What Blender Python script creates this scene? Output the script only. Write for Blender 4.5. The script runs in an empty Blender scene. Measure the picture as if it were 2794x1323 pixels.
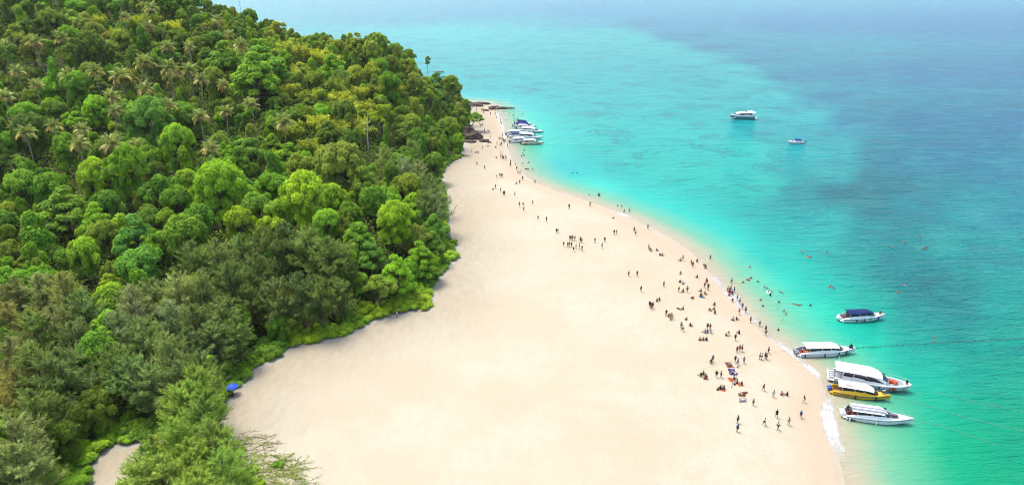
import bpy, bmesh, math, random
import numpy as np
from mathutils import Vector, Matrix

# ------------------------------------------------------------------ camera
scene = bpy.context.scene
COL = scene.collection
F_PX, CX, CY = 1900.0, 1397.0, 661.5          # focal length and centre in photograph pixels (2794 wide)
PITCH = math.radians(22.1)
CAM_H = 86.0
cam_d = bpy.data.cameras.new('camera')
cam = bpy.data.objects.new('camera', cam_d)
COL.objects.link(cam)
cam_d.sensor_fit = 'HORIZONTAL'
cam_d.sensor_width = 36.0
cam_d.lens = F_PX * 36.0 / 2794.0
cam_d.clip_start = 1.0
cam_d.clip_end = 40000.0
cam.location = (0, 0, CAM_H)
cam.rotation_euler = (math.pi / 2 - PITCH, 0, 0)
scene.camera = cam

# ------------------------------------------------------------------ world and sun
SUN_EL, SUN_AZ = math.radians(66), math.radians(-50)      # azimuth measured from +Y towards +X
world = bpy.data.worlds.new('World')
scene.world = world
world.use_nodes = True
wn = world.node_tree.nodes
wl = world.node_tree.links
wn.clear()
w_out = wn.new('ShaderNodeOutputWorld')
w_bg = wn.new('ShaderNodeBackground')
w_sky = wn.new('ShaderNodeTexSky')
w_sky.sky_type = 'NISHITA'
w_sky.sun_disc = False
w_sky.sun_elevation = SUN_EL
w_sky.sun_rotation = SUN_AZ
w_sky.air_density = 1.0
w_sky.dust_density = 4.0
w_sky.ozone_density = 1.0
w_bg.inputs['Strength'].default_value = 0.15
wl.new(w_sky.outputs[0], w_bg.inputs['Color'])
wl.new(w_bg.outputs[0], w_out.inputs['Surface'])

sun_d = bpy.data.lights.new('sun', 'SUN')
sun_d.energy = 1.5
sun_d.angle = math.radians(24.0)
sun_d.color = (1.0, 0.95, 0.87)
sun = bpy.data.objects.new('sun', sun_d)
COL.objects.link(sun)
sd = Vector((math.sin(SUN_AZ) * math.cos(SUN_EL), math.cos(SUN_AZ) * math.cos(SUN_EL), math.sin(SUN_EL)))
sun.rotation_euler = (-sd).to_track_quat('-Z', 'Y').to_euler()
sun.location = (0, 0, 300)

scene.view_settings.view_transform = 'Standard'
scene.view_settings.look = 'None'
scene.view_settings.exposure = 1.6
scene.view_settings.gamma = 1.0
scene.view_settings.use_curve_mapping = False
cy = scene.cycles
cy.max_bounces = 6
cy.diffuse_bounces = 3
cy.glossy_bounces = 2
cy.transmission_bounces = 2
cy.transparent_max_bounces = 8
cy.volume_bounces = 0
cy.caustics_reflective = False
cy.caustics_refractive = False
cy.use_denoising = True
cy.pixel_filter_type = 'BLACKMAN_HARRIS'
cy.filter_width = 1.05

# ------------------------------------------------------------------ helpers
rng = np.random.default_rng(7)
random.seed(7)
SP, CP = math.sin(PITCH), math.cos(PITCH)
DS = 2794.0 / 2576.0                               # overview units -> photograph pixels

def ray(u, v):
    r, up = (u - CX) / F_PX, -(v - CY) / F_PX
    return np.array([r, CP + up * SP, -SP + up * CP])

def ground(u, v, z=0.0):
    d = ray(u, v)
    t = (z - CAM_H) / d[2]
    return np.array([d[0] * t, d[1] * t, z])

def gd(u, v, z=0.0):
    return ground(u * DS, v * DS, z)

def project(x, y, z):
    dz = z - CAM_H
    depth = y * CP - dz * SP
    up = y * SP + dz * CP
    return CX + F_PX * x / depth, CY - F_PX * up / depth

def srgb(r, g, b):
    f = lambda c: c / 12.92 if c <= 0.04045 else ((c + 0.055) / 1.055) ** 2.4
    return (f(r / 255), f(g / 255), f(b / 255))

def sstep(a, b, x):
    t = np.clip((x - a) / (b - a), 0, 1)
    return t * t * (3 - 2 * t)

def hashnoise(ix, iy, s):
    h = np.sin(ix * 127.1 + iy * 311.7 + s * 74.7) * 43758.5453
    return h - np.floor(h)

def vnoise(x, y, s=0):
    x = np.asarray(x, float); y = np.asarray(y, float)
    ix, iy = np.floor(x), np.floor(y)
    fx, fy = x - ix, y - iy
    fx, fy = fx * fx * (3 - 2 * fx), fy * fy * (3 - 2 * fy)
    a, b = hashnoise(ix, iy, s), hashnoise(ix + 1, iy, s)
    c, d = hashnoise(ix, iy + 1, s), hashnoise(ix + 1, iy + 1, s)
    return (a * (1 - fx) + b * fx) * (1 - fy) + (c * (1 - fx) + d * fx) * fy

def fbm(x, y, s=0, o=4):
    t, a, n = 0, 1, 0
    for i in range(o):
        t = t + a * vnoise(x * 2 ** i, y * 2 ** i, s + i * 13); n += a; a *= 0.5
    return t / n

def seg_dist(px, py, poly, closed=False):
    """distance to a polyline, and index+fraction of the closest point"""
    best = np.full(px.shape, 1e18); par = np.zeros(px.shape)
    n = len(poly)
    for i in range(n if closed else n - 1):
        a, b = poly[i], poly[(i + 1) % n]
        dx, dy = b[0] - a[0], b[1] - a[1]
        L = dx * dx + dy * dy + 1e-12
        t = np.clip(((px - a[0]) * dx + (py - a[1]) * dy) / L, 0, 1)
        d = (px - a[0] - t * dx) ** 2 + (py - a[1] - t * dy) ** 2
        m = d < best
        best = np.where(m, d, best); par = np.where(m, i + t, par)
    return np.sqrt(best), par

def inside(px, py, poly):
    r = np.zeros(px.shape, bool)
    n = len(poly)
    for i in range(n):
        a, b = poly[i], poly[(i + 1) % n]
        c = ((a[1] > py) != (b[1] > py)) & (px < (b[0] - a[0]) * (py - a[1]) / (b[1] - a[1] + 1e-12) + a[0])
        r ^= c
    return r

def smooth_poly(pts, n=2):
    p = [np.array(q[:2], float) for q in pts]
    for _ in range(n):
        q = [p[0]]
        for i in range(len(p) - 1):
            q.append(p[i] * .75 + p[i + 1] * .25); q.append(p[i] * .25 + p[i + 1] * .75)
        q.append(p[-1]); p = q
    return p

# ---- objects
def link(name, data, parent=None, mat=None):
    o = bpy.data.objects.new(name, data)
    COL.objects.link(o)
    if parent is not None: o.parent = parent
    if mat is not None and data is not None:
        data.materials.clear(); data.materials.append(mat)
    return o

def tag(o, label=None, cat=None, group=None, kind=None):
    if label: o['label'] = label
    if cat: o['category'] = cat
    if group: o['group'] = group
    if kind: o['kind'] = kind
    return o

def mesh_np(name, V, Fq, smooth=False):
    """mesh from vertex array and one face array (all tris or all quads)"""
    V = np.asarray(V, np.float32); Fq = np.asarray(Fq, np.int32)
    me = bpy.data.meshes.new(name)
    k = Fq.shape[1]; n = len(Fq)
    me.vertices.add(len(V)); me.vertices.foreach_set('co', V.ravel())
    me.loops.add(n * k); me.loops.foreach_set('vertex_index', Fq.ravel())
    me.polygons.add(n)
    me.polygons.foreach_set('loop_start', np.arange(0, n * k, k, dtype=np.int32))
    me.polygons.foreach_set('loop_total', np.full(n, k, np.int32))
    if smooth: me.polygons.foreach_set('use_smooth', np.ones(n, bool))
    me.update(calc_edges=True)
    return me

def mesh_py(name, V, Fc, smooth=False):
    me = bpy.data.meshes.new(name)
    me.from_pydata([tuple(map(float, v)) for v in V], [], Fc)
    if smooth:
        me.polygons.foreach_set('use_smooth', np.ones(len(me.polygons), bool))
    me.update()
    return me

def face_attr(me, name, vals):
    a = me.attributes.new(name, 'FLOAT', 'FACE'); a.data.foreach_set('value', np.asarray(vals, np.float32))

def vert_attr(me, name, vals):
    a = me.attributes.new(name, 'FLOAT', 'POINT'); a.data.foreach_set('value', np.asarray(vals, np.float32))

def vert_color(me, name, rgb):
    a = me.attributes.new(name, 'FLOAT_COLOR', 'POINT')
    c = np.ones((len(rgb), 4), np.float32); c[:, :3] = rgb
    a.data.foreach_set('color', c.ravel())

class MB:
    """collects simple shapes into one mesh"""
    def __init__(s): s.V = []; s.F = []
    def add(s, V, Fc):
        o = len(s.V); s.V += [tuple(map(float, v)) for v in V]; s.F += [tuple(i + o for i in f) for f in Fc]; return s
    def box(s, c, d, rz=0.0, top=1.0):
        x, y, z = d[0] / 2, d[1] / 2, d[2] / 2
        ca, sa = math.cos(rz), math.sin(rz); V = []
        for sz in (-1, 1):
            k = top if sz > 0 else 1
            for sx, sy in ((-1, -1), (1, -1), (1, 1), (-1, 1)):
                a, b = sx * x * k, sy * y * k
                V.append((c[0] + a * ca - b * sa, c[1] + a * sa + b * ca, c[2] + sz * z))
        return s.add(V, [(3, 2, 1, 0), (4, 5, 6, 7), (0, 1, 5, 4), (1, 2, 6, 5), (2, 3, 7, 6), (3, 0, 4, 7)])
    def tube(s, pts, rad, n=6, cap=True):
        pts = [Vector(p) for p in pts]
        if not hasattr(rad, '__len__'): rad = [rad] * len(pts)
        V = []; Fc = []
        for i, p in enumerate(pts):
            t = (pts[min(i + 1, len(pts) - 1)] - pts[max(i - 1, 0)]).normalized()
            a = t.cross(Vector((0, 0, 1)) if abs(t.z) < .9 else Vector((1, 0, 0))).normalized(); b = t.cross(a)
            for k in range(n):
                an = 2 * math.pi * k / n
                V.append(p + (a * math.cos(an) + b * math.sin(an)) * rad[i])
        for i in range(len(pts) - 1):
            for k in range(n):
                Fc.append((i * n + k, i * n + (k + 1) % n, (i + 1) * n + (k + 1) % n, (i + 1) * n + k))
        if cap:
            Fc.append(tuple(range(n - 1, -1, -1))); Fc.append(tuple((len(pts) - 1) * n + k for k in range(n)))
        return s.add(V, Fc)
    def lathe(s, c, prof, n=12):
        V = []; Fc = []
        for r, z in prof:
            for k in range(n):
                a = 2 * math.pi * k / n
                V.append((c[0] + r * math.cos(a), c[1] + r * math.sin(a), c[2] + z))
        for i in range(len(prof) - 1):
            for k in range(n):
                Fc.append((i * n + k, i * n + (k + 1) % n, (i + 1) * n + (k + 1) % n, (i + 1) * n + k))
        Fc.append(tuple(range(n - 1, -1, -1))); Fc.append(tuple((len(prof) - 1) * n + k for k in range(n)))
        return s.add(V, Fc)
    def grid(s, P):
        """P[i][j] points -> quads"""
        nr, nc = len(P), len(P[0])
        return s.add([p for row in P for p in row],
                     [(i * nc + j, i * nc + j + 1, (i + 1) * nc + j + 1, (i + 1) * nc + j) for i in range(nr - 1) for j in range(nc - 1)])
    def mesh(s, name, smooth=False): return mesh_py(name, s.V, s.F, smooth)
    def build(s, name, mat, parent=None, smooth=False):
        return link(name, s.mesh(name, smooth), parent, mat)

# ---- materials
MATS = {}
def new_mat(name):
    m = bpy.data.materials.new(name); m.use_nodes = True
    nt = m.node_tree; nt.nodes.clear()
    return m, nt, nt.nodes, nt.links

def N(nodes, t, **kw):
    n = nodes.new(t)
    for k, v in kw.items():
        if k in n.inputs.keys(): n.inputs[k].default_value = v
        else: setattr(n, k, v)
    return n

def mathn(nt, op, a, b=None, c=None, clamp=False):
    n = nt.nodes.new('ShaderNodeMath'); n.operation = op; n.use_clamp = clamp
    for i, x in enumerate((a, b, c)):
        if x is None: continue
        if isinstance(x, (int, float)): n.inputs[i].default_value = x
        else: nt.links.new(x, n.inputs[i])
    return n.outputs[0]

def maprange(nt, x, a, b, c=0.0, d=1.0, smooth=True):
    n = nt.nodes.new('ShaderNodeMapRange'); n.interpolation_type = 'SMOOTHSTEP' if smooth else 'LINEAR'
    nt.links.new(x, n.inputs['Value'])
    for k, v in (('From Min', a), ('From Max', b), ('To Min', c), ('To Max', d)): n.inputs[k].default_value = v
    return n.outputs['Result']

def noise(nt, vec, scale, detail=3.0, rough=0.5, dist=0.0):
    n = nt.nodes.new('ShaderNodeTexNoise')
    n.inputs['Scale'].default_value = scale; n.inputs['Detail'].default_value = detail
    n.inputs['Roughness'].default_value = rough; n.inputs['Distortion'].default_value = dist
    if vec is not None: nt.links.new(vec, n.inputs['Vector'])
    return n.outputs['Fac']

def mixc(nt, fac, a, b, blend='MIX'):
    n = nt.nodes.new('ShaderNodeMix'); n.data_type = 'RGBA'; n.blend_type = blend
    for s, x in ((n.inputs[0], fac), (n.inputs[6], a), (n.inputs[7], b)):
        if isinstance(x, (int, float)): s.default_value = x
        elif isinstance(x, tuple): s.default_value = (*x[:3], 1)
        else: nt.links.new(x, s)
    return n.outputs[2]

def mapping(nt, vec, scale=(1, 1, 1), rot=(0, 0, 0)):
    n = nt.nodes.new('ShaderNodeMapping'); n.inputs['Scale'].default_value = scale; n.inputs['Rotation'].default_value = rot
    nt.links.new(vec, n.inputs['Vector']); return n.outputs[0]

def plain(name, color, rough=0.5, spec=0.4, vary=0.12, scale=3.0, metal=0.0, bump=0.0):
    """painted / moulded surface with slight uneven tone"""
    if name in MATS: return MATS[name]
    m, nt, nd, lk = new_mat(name)
    out = N(nd, 'ShaderNodeOutputMaterial'); p = N(nd, 'ShaderNodeBsdfPrincipled')
    p.inputs['Roughness'].default_value = rough; p.inputs['Specular IOR Level'].default_value = spec
    p.inputs['Metallic'].default_value = metal
    tc = N(nd, 'ShaderNodeTexCoord')
    f = noise(nt, tc.outputs['Object'], scale, 4.0, 0.6)
    dark = tuple(c * (1 - vary) for c in color); light = tuple(min(1, c * (1 + vary * .6)) for c in color)
    c = mixc(nt, maprange(nt, f, .3, .7), dark, light)
    lk.new(c, p.inputs['Base Color'])
    if bump:
        b = N(nd, 'ShaderNodeBump'); b.inputs['Strength'].default_value = bump; lk.new(f, b.inputs['Height']); lk.new(b.outputs[0], p.inputs['Normal'])
    lk.new(p.outputs[0], out.inputs['Surface'])
    MATS[name] = m; return m

def objcol(name, rough=0.6, spec=0.3, trans=0.0, shade=True, lo=0.6, hi=1.35):
    """colour comes from the object's own colour; each leaf differs a little"""
    if name in MATS: return MATS[name]
    m, nt, nd, lk = new_mat(name)
    out = N(nd, 'ShaderNodeOutputMaterial'); p = N(nd, 'ShaderNodeBsdfPrincipled')
    p.inputs['Roughness'].default_value = rough; p.inputs['Specular IOR Level'].default_value = spec
    oi = N(nd, 'ShaderNodeObjectInfo')
    col = oi.outputs['Color']
    if shade:
        at = N(nd, 'ShaderNodeAttribute'); at.attribute_name = 'shade'
        k = maprange(nt, at.outputs['Fac'], 0, 1, lo, hi, smooth=False)
        cb = N(nd, 'ShaderNodeCombineColor')
        lk.new(mathn(nt, 'POWER', k, 1.2), cb.inputs[0]); lk.new(k, cb.inputs[1]); lk.new(k, cb.inputs[2])
        col = mixc(nt, 1.0, col, cb.outputs[0], 'MULTIPLY')
    else:
        tc = N(nd, 'ShaderNodeTexCoord')
        f = noise(nt, tc.outputs['Object'], 4.0, 3.0)
        col = mixc(nt, 1.0, col, mixc(nt, f, (.78, .78, .78), (1.15, 1.15, 1.15)), 'MULTIPLY')
    lk.new(col, p.inputs['Base Color'])
    if trans > 0:
        tr = N(nd, 'ShaderNodeBsdfTranslucent'); mx = N(nd, 'ShaderNodeMixShader'); mx.inputs[0].default_value = trans
        lk.new(mixc(nt, 1.0, col, (1.3, 1.25, .5), 'MULTIPLY'), tr.inputs['Color'])
        lk.new(p.outputs[0], mx.inputs[1]); lk.new(tr.outputs[0], mx.inputs[2]); lk.new(mx.outputs[0], out.inputs['Surface'])
    else:
        lk.new(p.outputs[0], out.inputs['Surface'])
    MATS[name] = m; return m
# ------------------------------------------------------------------ land, sea
SHORE_D = [(1212, 258), (1232, 262), (1246, 272), (1252, 290), (1262, 315), (1271, 345), (1277, 372), (1285, 398), (1308, 433), (1345, 459),
           (1400, 481), (1455, 497), (1520, 522), (1575, 543), (1640, 574), (1700, 604), (1750, 642), (1790, 690), (1830, 735),
           (1858, 762), (1882, 792), (1908, 826), (1945, 857), (1990, 888), (2030, 917), (2062, 950), (2078, 985), (2082, 1030),
           (2090, 1080), (2108, 1140), (2128, 1220), (2160, 1330), (2200, 1480)]
shore = [gd(u, v)[:2] for u, v in SHORE_D]
shore = smooth_poly(shore, 2)
SHORE_V = np.array([project(p[0], p[1], 0)[1] / DS for p in shore])
coast_back = [(150, 20), (150, -60), (-420, -60), (-620, 200), (-600, 520), (-330, 600), (-200, 590), (-120, 545), (-78, 500), (-55, 462)]
land_poly = [tuple(p) for p in shore] + coast_back
shore_x = np.array([p[0] for p in shore]); shore_y = np.array([p[1] for p in shore])

TREE_D = [(1168, 270), (1186, 296), (1192, 322), (1172, 345), (1172, 372), (1165, 392), (1135, 407), (1112, 428), (1108, 455), (1122, 490),
          (1126, 540), (1122, 575), (1144, 625), (1135, 655), (1105, 698), (1084, 728), (1086, 752), (1050, 772), (1000, 789), (937, 801),
          (905, 825), (830, 850), (735, 870), (714, 878), (695, 902), (660, 912), (632, 935), (622, 955), (588, 975), (565, 1010),
          (545, 1050), (470, 1085), (400, 1098), (360, 1108), (290, 1118), (238, 1135), (232, 1165), (175, 1225), (95, 1320), (-60, 1500)]
treeline = [gd(u, v, 1.6)[:2] for u, v in TREE_D]
forest_poly = [tuple(p) for p in treeline] + [(-330, 60), (-600, 250), (-585, 500), (-320, 580), (-200, 570), (-125, 525), (-85, 480), (-62, 445)]

def d_land(x, y):
    d, _ = seg_dist(x, y, land_poly, True)
    return np.where(inside(x, y, land_poly), d, -d)

def d_forest(x, y):
    d, _ = seg_dist(x, y, forest_poly, True)
    return np.where(inside(x, y, forest_poly), d, -d)

def sand_z(x, y):
    x = np.asarray(x, float); y = np.asarray(y, float)
    d = d_land(x, y)
    up = 1.15 * sstep(-6, 16, d) - 1.15 * float(sstep(-6, 16, 0)) + 0.5 * sstep(14, 45, d)
    dn = np.where(d < 0, 0.075 * d, 0)
    z = np.where(d >= 0, np.maximum(up, .035 * np.minimum(d, 10)), np.maximum(dn, -6.0))
    z = z + sstep(4, 20, d) * (fbm(x / 9, y / 9, 3) - .5) * .25
    return z

# terrain: (u, v in overview units of a point on the canopy, world distance Y)
CAN = [(-250, 600, 160), (0, 600, 168), (250, 600, 166), (450, 600, 165), (640, 600, 164), (850, 600, 165), (1000, 600, 167),
       (-250, 400, 215), (0, 400, 218), (300, 400, 222), (640, 400, 228), (850, 400, 234), (1000, 400, 240),
       (-250, 200, 285), (0, 200, 285), (300, 200, 290), (640, 200, 302), (850, 200, 310), (1000, 250, 312), (1090, 300, 318),
       (-250, 0, 375), (0, 0, 380), (250, 0, 385), (450, -10, 395), (560, 20, 398), (640, 62, 395), (760, 92, 395), (880, 92, 392), (960, 90, 392), (1010, 130, 392), (1080, 190, 395),
       (-250, -130, 440), (0, -95, 440), (250, -60, 440)]
cps = []
for u, v, Y in CAN:
    d = ray(u * DS, v * DS); t = Y / d[1]
    cps.append((d[0] * t, Y, CAM_H + t * d[2] - 11.0))
for p in treeline[::2]: cps.append((p[0], p[1], 1.8))
for p in [(-330, 60), (-250, 100), (-170, 100), (-150, 130), (-230, 140)]: cps.append((p[0], p[1], 2.5))
for p in [(-600, 500), (-320, 580), (-200, 570), (-125, 525), (-85, 480), (-62, 445), (-600, 250)]: cps.append((p[0], p[1], 4.0))
for p in [(-150, 470), (-250, 500), (-90, 440)]: cps.append((p[0], p[1], 22.0))
cps = np.array(cps)
def _tps(r2): return 0.5 * r2 * np.log(r2 + 1e-9)
_n = len(cps)
_A = np.zeros((_n + 3, _n + 3)); _S = 100.0
_P = cps[:, :2] / _S
_A[:_n, :_n] = _tps(((_P[:, None] - _P[None]) ** 2).sum(-1)) + np.eye(_n) * 0.002
_A[:_n, _n] = 1; _A[:_n, _n + 1:] = _P; _A[_n, :_n] = 1; _A[_n + 1:, :_n] = _P.T
_W = np.linalg.solve(_A, np.concatenate([cps[:, 2], np.zeros(3)]))
def hill(x, y):
    x = np.asarray(x, float); y = np.asarray(y, float)
    X = x / _S; Y = y / _S; z = _W[_n] + _W[_n + 1] * X + _W[_n + 2] * Y
    for i in range(_n):
        z = z + _W[i] * _tps((X - _P[i, 0]) ** 2 + (Y - _P[i, 1]) ** 2)
    return z

GX0, GX1, GY0, GY1, GST = -450.0, 170.0, 40.0, 610.0, 2.0
gxs = np.arange(GX0, GX1 + .1, GST); gys = np.arange(GY0, GY1 + .1, GST)
GX, GY = np.meshgrid(gxs, gys)
G_SAND = sand_z(GX, GY)
G_DF = d_forest(GX, GY)
G_H = np.maximum(hill(GX, GY), 1.6)
G_TER = np.where(G_DF > 0, G_SAND + (np.maximum(G_H - G_SAND, 0)) * sstep(0, 22, G_DF) + (fbm(GX / 16, GY / 16, 9) - .5) * 4 * sstep(6, 40, G_DF), G_SAND)
def bil(G, x, y):
    fx = np.clip((np.asarray(x, float) - GX0) / GST, 0, len(gxs) - 1.001); fy = np.clip((np.asarray(y, float) - GY0) / GST, 0, len(gys) - 1.001)
    i = fx.astype(int); j = fy.astype(int); a = fx - i; b = fy - j
    return (G[j, i] * (1 - a) + G[j, i + 1] * a) * (1 - b) + (G[j + 1, i] * (1 - a) + G[j + 1, i + 1] * a) * b
def terr(x, y): return bil(G_TER, x, y)
def sandh(x, y): return bil(G_SAND, x, y)

def hit(u, v, h=0.0, G=None, sea=False):
    """world point where the view through photograph pixel (u, v) meets the ground raised by h"""
    G = G_TER if G is None else G
    d = ray(u, v); t = np.arange(60, 700, .5)
    x, y, z = d[0] * t, d[1] * t, CAM_H + d[2] * t
    g = bil(G, x, y)
    if sea: g = np.maximum(g, 0)
    k = np.argmax(z < g + h)
    if z[k] >= g[k] + h: k = len(t) - 1
    return np.array([x[k], y[k], float(g[k])])

# --- sand sheet
ny, nx = GX.shape
idx = np.arange(ny * nx).reshape(ny, nx)
quads = np.stack([idx[:-1, :-1], idx[:-1, 1:], idx[1:, 1:], idx[1:, :-1]], -1).reshape(-1, 4)
me = mesh_np('beach_sand', np.stack([GX, GY, G_SAND], -1).reshape(-1, 3), quads, True)
DL = d_land(GX, GY)
vert_attr(me, 'shore', DL.ravel())
vert_attr(me, 'trees', (-G_DF).ravel())
m_sand, nt, nd, lk = new_mat('sand')
out = N(nd, 'ShaderNodeOutputMaterial'); p = N(nd, 'ShaderNodeBsdfPrincipled')
p.inputs['Specular IOR Level'].default_value = 0.15
geo = N(nd, 'ShaderNodeNewGeometry'); pos = geo.outputs['Position']
a_sh = N(nd, 'ShaderNodeAttribute', attribute_name='shore').outputs['Fac']
a_tr = N(nd, 'ShaderNodeAttribute', attribute_name='trees').outputs['Fac']
n1 = noise(nt, mapping(nt, pos, (1, 1, .2)), .035, 3, .55)
n2 = noise(nt, pos, .25, 4, .6)
n3 = noise(nt, mapping(nt, pos, (1, .35, 1), (0, 0, .5)), .9, 4, .65)
n4 = noise(nt, pos, 4.0, 3, .7)
c = mixc(nt, maprange(nt, n1, .35, .65), (0.282, 0.250, 0.180), (0.300, 0.279, 0.214))
c = mixc(nt, maprange(nt, n2, .4, .7, 0, .45), c, (0.282, 0.243, 0.169))
c = mixc(nt, maprange(nt, n3, .45, .75, 0, .30), c, (0.258, 0.218, 0.155))
# coarser, darker dry sand towards the trees, pale rim where the litter line is
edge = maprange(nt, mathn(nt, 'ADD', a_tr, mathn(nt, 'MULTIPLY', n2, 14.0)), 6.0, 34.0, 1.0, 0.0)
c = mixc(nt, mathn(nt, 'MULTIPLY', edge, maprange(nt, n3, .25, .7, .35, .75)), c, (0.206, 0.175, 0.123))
rim = mathn(nt, 'MULTIPLY', maprange(nt, a_tr, .2, 2.4, 1.0, 0.0), .6)
c = mixc(nt, rim, c, (0.258, 0.257, 0.228))
# damp sand by the water
wetn = mathn(nt, 'ADD', a_sh, mathn(nt, 'MULTIPLY', mathn(nt, 'SUBTRACT', n1, .5), 9.0))
damp = maprange(nt, wetn, 3.0, 11.0, 1.0, 0.0)
c = mixc(nt, mathn(nt, 'MULTIPLY', damp, .8), c, (.285, .228, .160))
wet = maprange(nt, wetn, -.5, 3.0, 1.0, 0.0)
c = mixc(nt, mathn(nt, 'MULTIPLY', wet, .6), c, (0.254, 0.224, 0.169))
c = mixc(nt, 1.0, c, mixc(nt, maprange(nt, n4, .3, .7), (.93, .93, .93), (1.04, 1.04, 1.04)), 'MULTIPLY')
busy = mathn(nt, 'MULTIPLY', maprange(nt, a_sh, 4.0, 12.0), maprange(nt, a_sh, 60.0, 34.0))
tread = maprange(nt, noise(nt, pos, 1.3, 5, .75), .52, .68)
c = mixc(nt, mathn(nt, 'MULTIPLY', mathn(nt, 'MULTIPLY', busy, tread), .35), c, (.215, .175, .125))
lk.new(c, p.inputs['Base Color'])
lk.new(maprange(nt, wetn, 0, 4, .45, .95), p.inputs['Roughness'])
# footprints and wind ripples
vor = N(nd, 'ShaderNodeTexVoronoi'); vor.inputs['Scale'].default_value = 1.1; lk.new(pos, vor.inputs['Vector'])
foot = maprange(nt, vor.outputs['Distance'], .0, .35, -1.0, 0.0)
hgt = mathn(nt, 'ADD', mathn(nt, 'MULTIPLY', foot, .035), mathn(nt, 'MULTIPLY', n4, .05))
hgt = mathn(nt, 'ADD', hgt, mathn(nt, 'MULTIPLY', n3, .09))
b = N(nd, 'ShaderNodeBump'); b.inputs['Strength'].default_value = .55; b.inputs['Distance'].default_value = 1.0
lk.new(hgt, b.inputs['Height']); lk.new(b.outputs[0], p.inputs['Normal'])
lk.new(p.outputs[0], out.inputs['Surface'])
tag(link('beach_sand', me, None, m_sand), 'wide pale cream sand beach curving along the water', kind='structure')

# --- forest floor
G_T2 = G_TER + .12 * sstep(.0, 2.0, G_DF)
mask = (G_DF > 0.3)
fm = mask[:-1, :-1] & mask[:-1, 1:] & mask[1:, 1:] & mask[1:, :-1]
used = np.unique(quads[fm.ravel()]); remap = np.zeros(ny * nx, np.int32); remap[used] = np.arange(len(used))
me = mesh_np('forest_floor', np.stack([GX, GY, G_T2], -1).reshape(-1, 3)[used], remap[quads[fm.ravel()]], True)
vert_attr(me, 'inner', G_DF.ravel()[used])
m_ff, nt, nd, lk = new_mat('forest_floor')
out = N(nd, 'ShaderNodeOutputMaterial'); p = N(nd, 'ShaderNodeBsdfPrincipled'); p.inputs['Roughness'].default_value = .95
p.inputs['Specular IOR Level'].default_value = .1
geo = N(nd, 'ShaderNodeNewGeometry'); pos = geo.outputs['Position']
f1 = noise(nt, pos, .35, 5, .65); f2 = noise(nt, pos, 2.2, 4, .7)
c = mixc(nt, maprange(nt, f1, .35, .65), (.022, .030, .008), (.055, .065, .018))
c = mixc(nt, maprange(nt, f2, .5, .75, 0, .7), c, (.075, .058, .030))
lk.new(c, p.inputs['Base Color'])
b = N(nd, 'ShaderNodeBump'); b.inputs['Strength'].default_value = .9; b.inputs['Distance'].default_value = .6
lk.new(f2, b.inputs['Height']); lk.new(b.outputs[0], p.inputs['Normal']); lk.new(p.outputs[0], out.inputs['Surface'])
tag(link('forest_floor', me, None, m_ff), 'dark leaf covered slope under the jungle trees', kind='structure')

# --- sea: one sheet to the horizon, colour of the water over sand, seagrass and deep floor, plus painted far sky reflection
def spaced(core0, core1, step, lo, hi, g=1.16):
    c = list(np.arange(core0, core1 + .01, step)); s = step; x = core1
    while x < hi: s *= g; x += s; c.append(x)
    s = step; x = core0
    while x > lo: s *= g; x -= s; c.insert(0, x)
    return np.array(c)
sx = spaced(-80, 460, 3, -14000, 14000); sy = spaced(60, 800, 3, -3000, 24000, 1.08)
SX, SY = np.meshgrid(sx, sy)
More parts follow.
